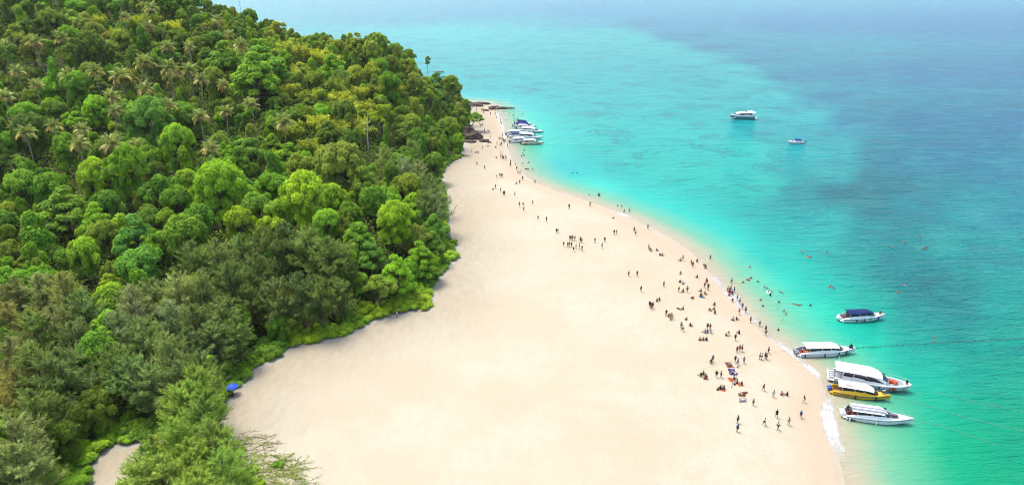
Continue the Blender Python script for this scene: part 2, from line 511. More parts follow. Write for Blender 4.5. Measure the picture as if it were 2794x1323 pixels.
# control colours: overview position and the colour of the water body there
SEA = [  # u, v, r, g, b (display values of the lit water body)
 (1500, 76, 104, 204, 214), (1600, 98, 104, 204, 214), (1700, 122, 104, 204, 214), (1780, 142, 104, 204, 214), (1860, 168, 104, 204, 214), (1930, 203, 104, 204, 214), (1990, 243, 104, 204, 214), (2030, 292, 104, 204, 214), (1600, 62, 76, 146, 188), (1720, 88, 76, 146, 188), (1820, 116, 76, 146, 188), (1920, 152, 76, 146, 188), (2000, 192, 76, 146, 188), (2070, 240, 76, 146, 188), (2120, 300, 76, 146, 188),
 (1850, 640, 120, 226, 205), (1920, 700, 122, 226, 198), (2000, 780, 112, 222, 192), (1480, 470, 120, 228, 212), (1330, 400, 135, 226, 200), (1300, 330, 140, 228, 205),
 (1400, 420, 84, 205, 208), (1500, 440, 86, 208, 208), (1600, 500, 82, 216, 205), (1700, 560, 80, 218, 205), (1800, 590, 75, 214, 205), (1900, 640, 68, 205, 195),
 (1650, 420, 78, 216, 208), (1800, 430, 62, 214, 206), (1950, 470, 58, 212, 202), (1900, 380, 66, 214, 208), (1750, 330, 84, 214, 214), (1600, 330, 88, 212, 214),
 (1450, 330, 105, 214, 214), (1400, 250, 112, 208, 216), (1300, 220, 120, 206, 216), (1500, 230, 108, 204, 214), (1620, 240, 100, 206, 214), (1780, 250, 88, 202, 210), (1850, 290, 80, 206, 210),
 (2000, 310, 70, 190, 204), (2060, 380, 66, 190, 200), (2090, 440, 66, 186, 196), (2040, 540, 52, 188, 190), (2000, 580, 52, 192, 190), (1980, 640, 60, 200, 188), (2080, 700, 60, 198, 184),
 (1200, 150, 135, 205, 218), (1100, 110, 142, 205, 220), (1320, 95, 130, 205, 220), (1150, 95, 138, 212, 222), (1450, 105, 120, 202, 215), (1560, 130, 112, 200, 212), (1680, 150, 104, 198, 212), (1800, 170, 95, 192, 208),
 (1000, 40, 135, 172, 205), (1200, 30, 120, 165, 205), (1500, 30, 100, 155, 202), (1500, 70, 98, 165, 205), (1700, 60, 84, 150, 200), (2000, 60, 72, 140, 195), (2300, 60, 66, 136, 194), (2550, 60, 62, 134, 194),
 (1950, 130, 80, 155, 195), (2100, 180, 68, 145, 188), (2300, 180, 62, 138, 188), (2550, 180, 58, 136, 190), (2150, 280, 62, 142, 178), (2300, 300, 52, 132, 178), (2550, 300, 48, 130, 180),
 (2180, 380, 54, 142, 172), (2300, 400, 48, 140, 176), (2400, 380, 45, 134, 176), (2550, 420, 40, 140, 178), (2120, 460, 62, 118, 142), (2200, 500, 56, 124, 146), (2080, 480, 64, 124, 144), (2150, 480, 60, 118, 142), (2160, 440, 60, 132, 156), (2250, 470, 54, 136, 158), (2020, 490, 62, 166, 175), (2300, 500, 40, 150, 168), (2450, 520, 34, 160, 176), (2560, 540, 32, 152, 174),
 (2150, 600, 36, 160, 166), (2280, 600, 38, 148, 158), (2400, 620, 26, 168, 170), (2550, 640, 24, 166, 170), (2120, 680, 46, 180, 174), (2250, 680, 50, 146, 154), (2330, 720, 48, 134, 144), (2300, 700, 48, 136, 146), (2370, 745, 44, 136, 146), (2420, 760, 38, 144, 152), (2280, 640, 46, 150, 158), (2550, 760, 18, 168, 164),
 (2330, 780, 46, 154, 154), (2200, 760, 52, 184, 170), (2440, 830, 30, 150, 150), (2300, 840, 44, 176, 162), (2550, 860, 16, 170, 156), (2120, 800, 84, 208, 184), (2200, 860, 70, 202, 176), (2080, 830, 100, 214, 184),
 (2350, 920, 36, 186, 162), (2500, 940, 18, 172, 152), (2180, 960, 74, 202, 168), (2340, 1020, 42, 188, 152), (2500, 1040, 22, 174, 142), (2160, 1100, 76, 202, 158), (2300, 1120, 56, 194, 148), (2450, 1140, 30, 180, 136), (2560, 1160, 22, 172, 134),
 (2180, 1180, 90, 204, 154), (2350, 1200, 44, 186, 140), (2520, 1220, 26, 176, 130), (2140, 1040, 96, 208, 166), (2140, 900, 104, 216, 184)]
sc = np.array([[*gd(u, v)[:2]] for u, v, *_ in SEA]); scol = np.array([srgb(*q[2:]) for q in SEA])
def warp(x, y):
    y = np.maximum(y, 60.0); return np.clip(x / y, -1.2, 1.2) * 1.0, np.log(y) * .62
wu, wv = warp(sc[:, 0], sc[:, 1])
def sea_col(x, y):
    kx = np.maximum(y, 60) / 300
    x = x + 26 * kx * (fbm(x / 38 / kx, y / 30 / kx, 31, 5) - .5); y = y + 34 * kx * (fbm(x / 42 / kx, y / 26 / kx, 47, 5) - .5)
    a, b = warp(x, y); num = 0; den = 0
    for i in range(len(sc)):
        d2 = (a - wu[i]) ** 2 + (b - wv[i]) ** 2
        w = 1.0 / (d2 + .00045) ** 1.85
        num = num + w[..., None] * scol[i]; den = den + w
    return num / den[..., None]
sea_rgb = sea_col(SX, SY) * (1 + .12 * sstep(500, 1400, SY))[..., None]  # distant water lightened in its colour to make up for weak sky reflection
sd_land = -d_land(SX, SY)
depth = np.where(sd_land > 0, .075 * sd_land, -.2)
ny2, nx2 = SX.shape
idx = np.arange(ny2 * nx2).reshape(ny2, nx2)
quads2 = np.stack([idx[:-1, :-1], idx[:-1, 1:], idx[1:, 1:], idx[1:, :-1]], -1).reshape(-1, 4)
keep = (sd_land > -25)
keepf = (keep[:-1, :-1] | keep[:-1, 1:] | keep[1:, 1:] | keep[1:, :-1]).ravel()
used = np.unique(quads2[keepf]); remap = np.zeros(ny2 * nx2, np.int32); remap[used] = np.arange(len(used))
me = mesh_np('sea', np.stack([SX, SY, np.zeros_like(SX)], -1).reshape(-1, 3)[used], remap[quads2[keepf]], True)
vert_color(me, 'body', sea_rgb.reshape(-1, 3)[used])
vert_attr(me, 'depth', depth.ravel()[used])
m_sea, nt, nd, lk = new_mat('sea_water')
out = N(nd, 'ShaderNodeOutputMaterial'); p = N(nd, 'ShaderNodeBsdfPrincipled')
p.inputs['IOR'].default_value = 1.33; p.inputs['Roughness'].default_value = .16; p.inputs['Specular IOR Level'].default_value = .08
geo = N(nd, 'ShaderNodeNewGeometry'); pos = geo.outputs['Position']
body = N(nd, 'ShaderNodeAttribute', attribute_name='body').outputs['Color']
dep = N(nd, 'ShaderNodeAttribute', attribute_name='depth').outputs['Fac']
body = mixc(nt, 1.0, body, (.06, .36, .335), 'MULTIPLY')
# mottled floor: weed and coral heads seen through the water
g1 = noise(nt, mapping(nt, pos, (.8, 1, 1), (0, 0, .3)), .055, 6, .66, .6)
g2 = noise(nt, mapping(nt, pos, (.7, 1, 1)), .13, 4, .6, .4)
patch = mathn(nt, 'MULTIPLY', maprange(nt, g1, .49, .61), maprange(nt, g2, .35, .6, .4, 1.0))
patch = mathn(nt, 'MULTIPLY', patch, maprange(nt, dep, 1.5, 4.0, 0.0, .38))
body = mixc(nt, patch, body, (.010, .075, .105))
pale = mathn(nt, 'MULTIPLY', maprange(nt, g1, .52, .30), maprange(nt, dep, 1.0, 5.0, 0.0, .22))
body = mixc(nt, pale, body, (.035, .24, .21))
# wind waves
w1 = noise(nt, mapping(nt, pos, (.30, 1.0, 1), (0, 0, math.radians(-12))), .55, 4, .6, .5)
w2 = noise(nt, mapping(nt, pos, (.35, 1.0, 1), (0, 0, math.radians(9))), 1.7, 3, .6, .3)
w3 = noise(nt, mapping(nt, pos, (.25, 1.0, 1), (0, 0, math.radians(-20))), .16, 3, .5, .3)
streak = maprange(nt, mathn(nt, 'ADD', mathn(nt, 'MULTIPLY', w1, .7), mathn(nt, 'MULTIPLY', w2, .3)), .36, .64, .80, 1.12)
dn = mathn(nt, 'ADD', dep, mathn(nt, 'MULTIPLY', mathn(nt, 'SUBTRACT', g2, .5), .35))
shal = mixc(nt, maprange(nt, dn, .0, .75), (.225, .205, .145), (.088, .215, .135))
body = mixc(nt, maprange(nt, dn, .28, 1.6), shal, body)
lk.new(body, p.inputs['Base Color'])
hgt = mathn(nt, 'ADD', mathn(nt, 'MULTIPLY', w1, .8), mathn(nt, 'MULTIPLY', w2, .26))
hgt = mathn(nt, 'ADD', hgt, mathn(nt, 'MULTIPLY', w3, .9))
calm = maprange(nt, dep, .2, 4.0, .25, 1.0)
b = N(nd, 'ShaderNodeBump'); b.inputs['Distance'].default_value = 2.2
lk.new(calm, b.inputs['Strength']); lk.new(hgt, b.inputs['Height']); lk.new(b.outputs[0], p.inputs['Normal'])
lk.new(p.outputs[0], out.inputs['Surface'])
tag(link('sea', me, None, m_sea), 'turquoise sea over pale sand turning deep blue far out', kind='structure')

# --- surf foam along the waterline
FOAM = [(250, .5, 1.5), (285, .9, 2.6), (345, .9, 2.8), (400, .5, 2.0), (440, .22, 1.4), (470, .3, 1.6), (485, .75, 1.8), (500, .5, 1.6), (520, .25, 1.6), (540, .95, 3.0), (558, .6, 2.4), (590, .2, 2.0),
        (680, .3, 2.2), (700, .8, 4.0), (740, .95, 5.2), (790, .8, 4.6), (830, .6, 3.0), (870, .9, 2.8), (930, 1.0, 2.8), (960, .55, 1.8), (985, .4, 1.6), (1000, .85, 2.6), (1040, .95, 3.8), (1090, .95, 3.6), (1130, .85, 3.4), (1170, .6, 3.2), (1230, .5, 3.5), (1600, .5, 3)]
sp = []
for i in range(len(shore) - 1):
    L = np.linalg.norm(shore[i + 1] - shore[i]); k = max(1, int(L / .8))
    for j in range(k): sp.append(shore[i] + (shore[i + 1] - shore[i]) * j / k)
sp = np.array(sp)
tan = np.gradient(sp, axis=0); tan = np.stack([np.convolve(np.pad(tan[:, k], 6, 'edge'), np.ones(13) / 13, 'valid') for k in range(2)], 1); tan /= np.linalg.norm(tan, axis=1)[:, None]
nrm = np.stack([-tan[:, 1], tan[:, 0]], 1)                 # towards the sea
if inside(np.array([sp[200][0] + nrm[200][0] * 3]), np.array([sp[200][1] + nrm[200][1] * 3]), land_poly)[0]: nrm = -nrm
fv = np.array([project(q[0], q[1], 0)[1] / DS for q in sp])
fi = np.interp(fv, [f[0] for f in FOAM], [f[1] for f in FOAM]); fw = np.interp(fv, [f[0] for f in FOAM], [f[2] for f in FOAM])
arc = np.concatenate([[0], np.cumsum(np.linalg.norm(np.diff(sp, axis=0), axis=1))])
wob = (fbm(arc / 9, arc * 0, 5) - .5) * 3.2
cr = np.linspace(-1, 1, 13)
FX = sp[:, None, :] + nrm[:, None, :] * ((cr[None, :] * .62 * fw[:, None]) + (wob * np.minimum(fw / 4, 1) * .8)[:, None] + .15 * fw[:, None])[..., None]
fz = np.maximum(sandh(FX[..., 0], FX[..., 1]), 0) + .035
prof = np.clip(1.35 * (1 - np.abs((cr + .45) / np.where(cr < -.45, .55, 1.45)) ** 1.6), 0, 1)
fi = np.clip(fi * 1.2 - .10, 0, 1.05) * (.72 + .56 * fbm(arc / 5, arc * 0 + 3, 8))
ff = fi[:, None] * prof[None, :]
nf, nc = ff.shape
idx = np.arange(nf * nc).reshape(nf, nc)
me = mesh_np('surf_foam', np.concatenate([FX, fz[..., None]], -1).reshape(-1, 3), np.stack([idx[:-1, :-1], idx[:-1, 1:], idx[1:, 1:], idx[1:, :-1]], -1).reshape(-1, 4), True)
vert_attr(me, 'foam', ff.ravel())
m_foam, nt, nd, lk = new_mat('foam')
out = N(nd, 'ShaderNodeOutputMaterial'); p = N(nd, 'ShaderNodeBsdfPrincipled'); p.inputs['Base Color'].default_value = (.40, .41, .41, 1); p.inputs['Roughness'].default_value = .9
geo = N(nd, 'ShaderNodeNewGeometry'); pos = geo.outputs['Position']
fa = N(nd, 'ShaderNodeAttribute', attribute_name='foam').outputs['Fac']
l1 = noise(nt, pos, .45, 8, .78, 1.6); vor = N(nd, 'ShaderNodeTexVoronoi', feature='DISTANCE_TO_EDGE'); vor.inputs['Scale'].default_value = 1.5; lk.new(pos, vor.inputs['Vector'])
lace = mathn(nt, 'ADD', mathn(nt, 'MULTIPLY', l1, 1.1), maprange(nt, vor.outputs['Distance'], 0, .25, .06, -.04))
al = maprange(nt, mathn(nt, 'ADD', fa, mathn(nt, 'SUBTRACT', lace, 1.0)), .22, .75, 0.0, .85)
tr = N(nd, 'ShaderNodeBsdfTransparent'); mx = N(nd, 'ShaderNodeMixShader'); lk.new(al, mx.inputs[0]); lk.new(tr.outputs[0], mx.inputs[1]); lk.new(p.outputs[0], mx.inputs[2]); lk.new(mx.outputs[0], out.inputs['Surface'])
tag(link('surf_foam', me, None, m_foam), 'white lacy surf foam washing along the waterline', kind='stuff')
# ------------------------------------------------------------------ vegetation
M_LEAF = objcol('leaf', .6, .12, .34)
M_NEEDLE = objcol('casuarina_needles',   .65, .1, .28, lo=.55, hi=1.4)
M_FROND = objcol('palm_frond', .45, .35, .2)
M_BARK = plain('bark', (.115, .09, .065), .9, .15, .35, 2.5, bump=.6)
M_PALEBARK = plain('pale_bark', (.42, .38, .32), .85, .2, .3, 2.0, bump=.5)
M_PALMBARK = plain('palm_bark', (.26, .22, .17), .9, .15, .3, 3.0, bump=.5)

def rand_unit(n):
    v = rng.normal(size=(n, 3)); return v / np.linalg.norm(v, axis=1)[:, None]

def cards(P, Nn, size, aspect=1.6, rnd=None):
    """folded diamond leaves at P facing Nn -> verts, tris (2 per leaf)"""
    n = len(P)
    a = np.cross(Nn, rand_unit(n)); a /= np.linalg.norm(a, axis=1)[:, None] + 1e-9
    b = np.cross(Nn, a)
    s = (size * np.ones(n))[:, None]
    L = a * s * aspect * .5; Wd = b * s * .5; drop = Nn * s * .12
    V = np.stack([P - L - drop, P + Wd, P + L - drop, P - Wd], 1).reshape(-1, 3)
    i = np.arange(n) * 4
    F = np.concatenate([np.stack([i, i + 1, i + 2], 1), np.stack([i, i + 2, i + 3], 1)], 1).reshape(-1, 3)
    return V, F

def leaf_mesh(name, V, F, shade):
    me = mesh_np(name, V, F); face_attr(me, 'shade', np.repeat(shade, len(F) // len(shade))); return me

def crown_mesh(name, lobes, n, size, up=.5, flat=.75, fill=.25, tier=False):
    """foliage of a crown of unit radius, base at z=0; lobes: (x, y, z, r)"""
    lob = np.array(lobes); w = lob[:, 3] ** 2; w /= w.sum()
    k = rng.choice(len(lob), n, p=w)
    d = rand_unit(n); d[:, 2] = np.where(d[:, 2] < -.35, -d[:, 2], d[:, 2])
    rad = np.where(rng.random(n) < fill, rng.uniform(.3, .85, n), rng.uniform(.82, 1.1, n))
    lump = 1 + .22 * np.sin(d[:, 0] * 7 + k * 2.1) * np.sin(d[:, 1] * 6 + k) * np.sin(d[:, 2] * 6.5 + k * 3)
    rr = lob[k, 3] * rad * lump
    P = lob[k, :3] + d * rr[:, None] * np.array([1, 1, flat])
    Nn = d * .75 + np.array([0, 0, up]) + rand_unit(n) * .55
    Nn /= np.linalg.norm(Nn, axis=1)[:, None]
    ls = rng.random(len(lob))
    V, F = cards(P, Nn, size * rng.uniform(.65, 1.35, n))
    sh = np.clip(.5 * ls[k] + .5 * rng.random(n), 0, 1)
    return leaf_mesh(name, V, F, sh)

def dome_lobes(n, spread=.68, zc=.55, zr=.42, r=(.26, .42)):
    L = []
    for i in range(n):
        a = i * 2.39996 + random.random() * .5; q = math.sqrt((i + .5) / n)
        z = zc + zr * math.sqrt(max(0, 1 - q * q)) + random.uniform(-.08, .08)
        k = spread * random.uniform(.82, 1.18)
        L.append((k * q * math.cos(a), k * q * math.sin(a), z, random.uniform(*r) * (1.05 - .25 * q)))
    for i in range(n // 2):                       # lower skirt of foliage
        a = random.uniform(0, 6.283); q = random.uniform(.35, .85)
        L.append((spread * q * math.cos(a), spread * q * math.sin(a), random.uniform(.05, .5), random.uniform(*r) * .95))
    bx, by = random.uniform(-.18, .18), random.uniform(-.18, .18)
    return [(x + bx * z, y + by * z, z, r_) for x, y, z, r_ in L]

BROAD = [crown_mesh('crown_broad', dome_lobes(random.randint(24, 36), random.uniform(.66, .78), r=(.15, .32)), 14000, .058, .5, .75) for _ in range(6)]
def tier_lobes():
    L = []
    for t in range(5):
        z = .25 + t * .2; R = (.85, .76, .62, .42, .15)[t]; k = (9, 8, 7, 5, 2)[t]
        for i in range(k):
            a = i * 2 * math.pi / k + t * .7 + random.uniform(-.25, .25); L.append((R * math.cos(a), R * math.sin(a), z + random.uniform(-.1, .1), random.uniform(.18, .32)))
    return L
BIG = [crown_mesh('crown_broad', dome_lobes(random.randint(62, 80), random.uniform(.74, .82), r=(.10, .23)), 36000, .034, .55, .8) for _ in range(3)]
TIER = [crown_mesh('crown_tiered', tier_lobes(), 10000, .070, .75, .40) for _ in range(4)]
def tower_lobes():
    return [(random.uniform(-.3, .3) * (1 - t * .4), random.uniform(-.3, .3) * (1 - t * .4), .15 + 1.25 * t, random.uniform(.24, .46) * (1 - .35 * t)) for t in np.linspace(0, 1, 14)]
TOWER = [crown_mesh('crown_vines', tower_lobes(), 9000, .060, .15, 1.05) for _ in range(4)]
def loose_lobes():
    return [(random.uniform(-.8, .8), random.uniform(-.8, .8), random.uniform(.35, 1.05), random.uniform(.13, .28)) for _ in range(26)]
LOOSE = [crown_mesh('crown_loose', loose_lobes(), 8000, .058, .5, .6) for _ in range(4)]
SHRUB = [crown_mesh('foliage_shrub', [(random.uniform(-.75, .75), random.uniform(-.75, .75), random.uniform(.1, .42), random.uniform(.15, .34)) for _ in range(26)], 8000, .062, .6, .8) for _ in range(4)]

def trunk_mesh(h, r, limbs=5, spread=.55, lean=.04):
    m = MB(); x = random.uniform(-lean, lean) * h; y = random.uniform(-lean, lean) * h
    m.tube([(0, 0, -.6), (x * .3, y * .3, h * .3), (x, y, h * .55)], [r * 1.35, r, r * .75], 7)
    for i in range(limbs):
        a = i * 2 * math.pi / limbs + random.uniform(-.4, .4); k = random.uniform(.5, 1) * spread * h
        m.tube([(x, y, h * random.uniform(.42, .53)), (x + math.cos(a) * k * .5, y + math.sin(a) * k * .5, h * .72), (x + math.cos(a) * k, y + math.sin(a) * k, h * .9)], [r * .5, r * .32, r * .1], 5)
    return m.mesh('trunk', True)
TRUNK = [trunk_mesh(1.0, .032, 5, .42) for _ in range(4)]         # unit height
for t_ in TRUNK: t_.materials.append(M_BARK)
for lst in (BROAD, BIG, TIER, TOWER, LOOSE, SHRUB):
    for me in lst: me.materials.append(M_LEAF)

# casuarina: ascending branches with drooping feathery plumes
def casuarina(nb=46, seed=0, wide=1.0):
    r = np.random.default_rng(seed + 50); P0 = []; AX = []; LN = []
    H = 1.0; tr = MB(); tr.tube([(0, 0, -.04), (.004, .0, .5), (0, .004, .95)], [.022, .014, .003], 6)
    for i in range(nb):
        t = .14 + .84 * (i + r.random()) / nb; az = r.random() * 6.283
        reach = wide * (.25 * (1 - ((t - .30) / .72) ** 2) + .015) * r.uniform(.75, 1.2); reach = max(reach, .02)
        rise = reach * r.uniform(.45, 1.0)
        base = np.array([0, 0, t * .93]); tip = base + np.array([math.cos(az) * reach, math.sin(az) * reach, rise])
        if i % 3 == 0: tr.tube([base, base * .5 + tip * .5 - np.array([0, 0, .01]), tip], [.006, .004, .001], 3, False)
        npl = max(5, int(15 * reach / .2))
        for j in range(npl):
            s = (j + r.random()) / npl; q = base + (tip - base) * (.2 + .8 * s)
            dirv = (tip - base) / (np.linalg.norm(tip - base) + 1e-6) * .8 + r.normal(size=3) * .40 + np.array([0, 0, .38])
            P0.append(q + r.normal(size=3) * .013); AX.append(dirv / np.linalg.norm(dirv)); LN.append(r.uniform(.055, .105))
    for j in range(14):
        P0.append(np.array([0, 0, .9 + .006 * j])); d = r.normal(size=3) * .3 + np.array([0, 0, 1]); AX.append(d / np.linalg.norm(d)); LN.append(.07)
    P0, AX, LN = np.array(P0), np.array(AX), np.array(LN)
    nN = 15; n = len(P0)
    Vs = []; sh = []
    psh = r.random(n)
    for k in range(nN):
        s = k / nN
        root = P0 + AX * (LN * s)[:, None]
        rad = r.normal(size=(n, 3)); rad -= AX * (rad * AX).sum(1)[:, None]; rad /= np.linalg.norm(rad, axis=1)[:, None]
        d = AX * .75 + rad * .55 - np.array([0, 0, .10 + .3 * (1 - s)]); d /= np.linalg.norm(d, axis=1)[:, None]
        ln = LN * r.uniform(.35, .7, n) * (1.1 - .5 * s)
        side = np.cross(d, rad); side /= np.linalg.norm(side, axis=1)[:, None] + 1e-9
        wdt = .0042
        Vs.append(np.stack([root - side * wdt, root + side * wdt, root + d * ln[:, None]], 1)); sh.append(np.clip(.65 * psh + .35 * r.random(n), 0, 1))
    V = np.concatenate(Vs).reshape(-1, 3); F = np.arange(len(V)).reshape(-1, 3)
    me = leaf_mesh('crown_casuarina', V, F, np.concatenate(sh)); me.materials.append(M_NEEDLE)
    tm = tr.mesh('trunk'); tm.materials.append(M_BARK)
    return me, tm
CASU = [casuarina(44, s, w) for s, w in ((0, 1.0), (1, 1.15), (2, .9), (3, 1.25), (4, 1.05))]

# palm frond (unit length 1 along +x, arching)
def frond_mesh(droop, n=17):
    V = []; F = []; pts = []
    for i in range(n + 1):
        s = i / n; a = .5 - droop * s * s * 1.6 - s * .3
        pts.append((s, a))
    x = z = 0; cur = [(0, 0)]
    for i in range(n):
        ang = pts[i][1]; x += math.cos(ang) / n; z += math.sin(ang) / n; cur.append((x, z))
    for i, (x, z) in enumerate(cur):
        V += [(x, -.008, z), (x, .008, z)]
    for i in range(n): F.append((2 * i, 2 * i + 1, 2 * i + 3, 2 * i + 2))
    for i in range(1, n + 1):
        s = i / n; L = .30 * math.sin(math.pi * min(1, .12 + s * .86)) + .04
        x, z = cur[i]
        for sg in (-1, 1):
            o = len(V); fw = .13
            V += [(x - .030, sg * .004, z), (x + .030, sg * .004, z), (x + fw * .6 + .032, sg * L * .55, z + .01 - .12 * L), (x + fw, sg * L * .92, z - .55 * L)]
            F += [(o, o + 1, o + 2), (o, o + 2, o + 3)]
    me = mesh_py('frond', V, F); face_attr(me, 'shade', [random.random() for _ in F]); me.materials.append(M_FROND); return me
FROND = [frond_mesh(d) for d in (.55, .8, 1.05, 1.3)]
def palm_trunk():
    m = MB(); lx, ly = random.uniform(-.08, .08), random.uniform(-.08, .08)
    m.tube([(0, 0, -.05), (lx * .2, ly * .2, .25), (lx * .6, ly * .6, .6), (lx, ly, 1)], [.022, .013, .011, .010], 7)
    me = m.mesh('trunk', True); me.materials.append(M_PALMBARK); return me, (lx, ly)
PTRUNK = [palm_trunk() for _ in range(4)]
_m = MB()
for i in range(9):
    a = i * .7; _m.lathe((.28 * math.cos(a), .28 * math.sin(a), -.25 - .1 * (i % 3)), [(.02, -.14), (.12, -.06), (.13, .05), (.03, .14)], 7)
NUTS = _m.mesh('coconuts', True); NUTS.materials.append(plain('coconut', (.16, .13, .04), .6))

# bamboo clump
def bamboo(seed):
    r = random.Random(seed); m = MB(); P = []; D = []
    for i in range(16):
        a = r.random() * 6.283; out_ = r.uniform(.12, .5); h = r.uniform(.7, 1.05); pts = []
        for k in range(6):
            s = k / 5; pts.append((math.cos(a) * (.05 + out_ * s ** 2.2), math.sin(a) * (.05 + out_ * s ** 2.2), h * (s - .22 * s ** 3)))
        m.tube(pts, [.011, .01, .009, .007, .005, .002], 4, False)
        for _ in range(170):
            s = r.uniform(.28, 1.0); k = min(4, int(s * 5)); f = s * 5 - k
            q = np.array(pts[k]) * (1 - f) + np.array(pts[k + 1]) * f
            P.append(q + np.array([r.gauss(0, .055), r.gauss(0, .055), r.gauss(0, .05)])); D.append((math.cos(a), math.sin(a)))
    P = np.array(P); n = len(P)
    Nn = rand_unit(n) * .8 + np.array([0, 0, .35]); Nn[:, 0] += .3 * np.array(D)[:, 0]; Nn[:, 1] += .3 * np.array(D)[:, 1]; Nn /= np.linalg.norm(Nn, axis=1)[:, None]
    V, F = cards(P, Nn, .034 * rng.uniform(.7, 1.3, n), 3.4)
    me = leaf_mesh('foliage_bamboo', V, F, rng.random(n)); me.materials.append(M_LEAF)
    tm = m.mesh('stems'); tm.materials.append(plain('bamboo_culm', (.30, .27, .08), .6)); return me, tm
BAMB = [bamboo(s) for s in range(4)]

PAL = {  # base colours of foliage
 'dark': (0.124, 0.208, 0.022), 'deep': (0.131, 0.260, 0.022), 'green': (0.173, 0.335, 0.022), 'bright': (0.230, 0.405, 0.022), 'lime': (0.295, 0.440, 0.020), 'yellow': (0.594, 0.679, 0.015),
 'olive': (0.205, 0.286, 0.028), 'brownish': (0.254, 0.286, 0.042), 'teal': (0.139, 0.307, 0.034), 'bamboo': (0.308, 0.369, 0.036),
 'casu': (0.172, 0.245, 0.060), 'casudark': (0.136, 0.200, 0.048), 'casubright': (0.225, 0.340, 0.052), 'casubrown': (0.255, 0.270, 0.075), 'casugrey': (0.225, 0.285, 0.105)}
COLWORD = {'dark': 'dark green', 'deep': 'deep green', 'green': 'mid green', 'bright': 'bright green', 'lime': 'lime green', 'yellow': 'yellow green', 'olive': 'olive', 'brownish': 'brownish', 'teal': 'bluish green', 'bamboo': 'yellowish',
           'casu': 'grey green', 'casudark': 'dark grey green', 'casubright': 'fresh green', 'casubrown': 'brownish', 'casugrey': 'silvery'}
PLANTS = []                      # (object, kind words, colour word, u, v) for labelling
def jit(key, k=.16):
    c = PAL[key]; g = rng.uniform(1 - k, 1 + k); return (c[0] * g * rng.uniform(.88, 1.12), c[1] * g, c[2] * g * rng.uniform(.8, 1.2), 1)

def put_tree(name, kindw, crown, trunk, x, y, z, h, r, key, crown_base=.42, part='crown', cz=None):
    o = link(name, None); o.location = (x, y, z); o.rotation_euler = (0, 0, rng.uniform(0, 6.283)); o.empty_display_size = .5
    if trunk is not None:
        t = link('trunk', trunk, o); t.scale = (h, h, h)
    c = link(part, crown, o); c.color = jit(key)
    zz = (h * (1 - crown_base)) if cz is None else cz
    c.scale = (r * rng.uniform(.9, 1.15), r * rng.uniform(.85, 1.15), zz); c.location = (0, 0, h * crown_base if part == 'crown' else 0)
    u, v = project(x, y, z + h * .8)
    PLANTS.append((o, kindw, key, u / DS, v / DS, r))
    return o

occupied = []
def broad(x, y, R, key, style=None, hs=1.0):
    z = float(terr(x, y)); st = style or rng.choice(['broad', 'broad', 'broad', 'tier', 'tower', 'loose'])
    h = R * rng.uniform(1.9, 2.4) * hs
    if st == 'broad': o = put_tree('broadleaf_tree', 'round crowned tree', BIG[rng.integers(3)] if R > 6.0 else BROAD[rng.integers(6)], TRUNK[rng.integers(4)], x, y, z, h, R, key, .16)
    elif st == 'tier': o = put_tree('layered_tree', 'layered tree', TIER[rng.integers(4)], TRUNK[rng.integers(4)], x, y, z, h, R, key, .22)
    elif st == 'tower': o = put_tree('vine_draped_tree', 'vine draped tree', TOWER[rng.integers(4)], TRUNK[rng.integers(4)], x, y, z, h * .95, R * .95, key, .05, cz=h * .62)
    else: o = put_tree('open_crowned_tree', 'open crowned tree', LOOSE[rng.integers(4)], TRUNK[rng.integers(4)], x, y, z, h * 1.05, R, key, .28)
    occupied.append((x, y, R)); return o

def casu(x, y, h, key, z=None):
    k = rng.integers(len(CASU)); me, tm = CASU[k]; z = float(terr(x, y)) if z is None else z
    o = link('casuarina_tree', None); o.location = (x, y, z); o.rotation_euler = (0, 0, rng.uniform(0, 6.283)); s = h; w = rng.uniform(.95, 1.25)
    t = link('trunk', tm, o); t.scale = (s, s, s); c = link('crown', me, o); c.scale = (s * w, s * w, s); c.color = jit(key, .2)
    u, v = project(x, y, z + h * .85); PLANTS.append((o, 'casuarina tree', key, u / DS, v / DS, h * .25)); occupied.append((x, y, h * .16)); return o

def palm(x, y, h, L=3.6, z=None):
    z = float(terr(x, y)) if z is None else z; tm, (lx, ly) = PTRUNK[rng.integers(4)]
    o = link('coconut_palm', None); o.location = (x, y, z); o.rotation_euler = (rng.uniform(-.09, .09), rng.uniform(-.09, .09), rng.uniform(0, 6.283))
    t = link('trunk', tm, o); t.scale = (h, h, h)
    n = rng.integers(17, 22)
    for i in range(n):
        el = 1.05 - 1.75 * (i / n) + rng.uniform(-.12, .12); f = link('frond', FROND[min(3, int(4 * i / n))], o)
        f.location = (lx * h, ly * h, h - .15); f.rotation_euler = (rng.uniform(-.35, .35), -el, i * 2.39996); s = L * rng.uniform(.85, 1.12); f.scale = (s, s, s)
        q = i / n
        c = (.29, .34, .095) if q < .66 else ((.46, .42, .12) if q < .86 else (.34, .22, .09)); g = rng.uniform(.8, 1.25); f.color = (c[0] * g, c[1] * g, c[2] * g, 1)
    c = link('coconuts', NUTS, o); c.location = (lx * h, ly * h, h)
    u, v = project(x, y, z + h); PLANTS.append((o, 'coconut palm', 'palm', u / DS, v / DS, 3)); occupied.append((x, y, 2.2)); return o

def bamb(x, y, h, key='bamboo'):
    me, tm = BAMB[rng.integers(4)]; z = float(terr(x, y)); o = link('bamboo_clump', None); o.location = (x, y, z); o.rotation_euler = (0, 0, rng.uniform(0, 6.28))
    t = link('stems', tm, o); t.scale = (h * .95, h * .95, h); c = link('foliage', me, o); c.scale = (h * .95, h * .95, h); c.color = jit(key, .25)
    u, v = project(x, y, z + h * .8); PLANTS.append((o, 'bamboo clump', key, u / DS, v / DS, h * .3)); occupied.append((x, y, h * .2)); return o

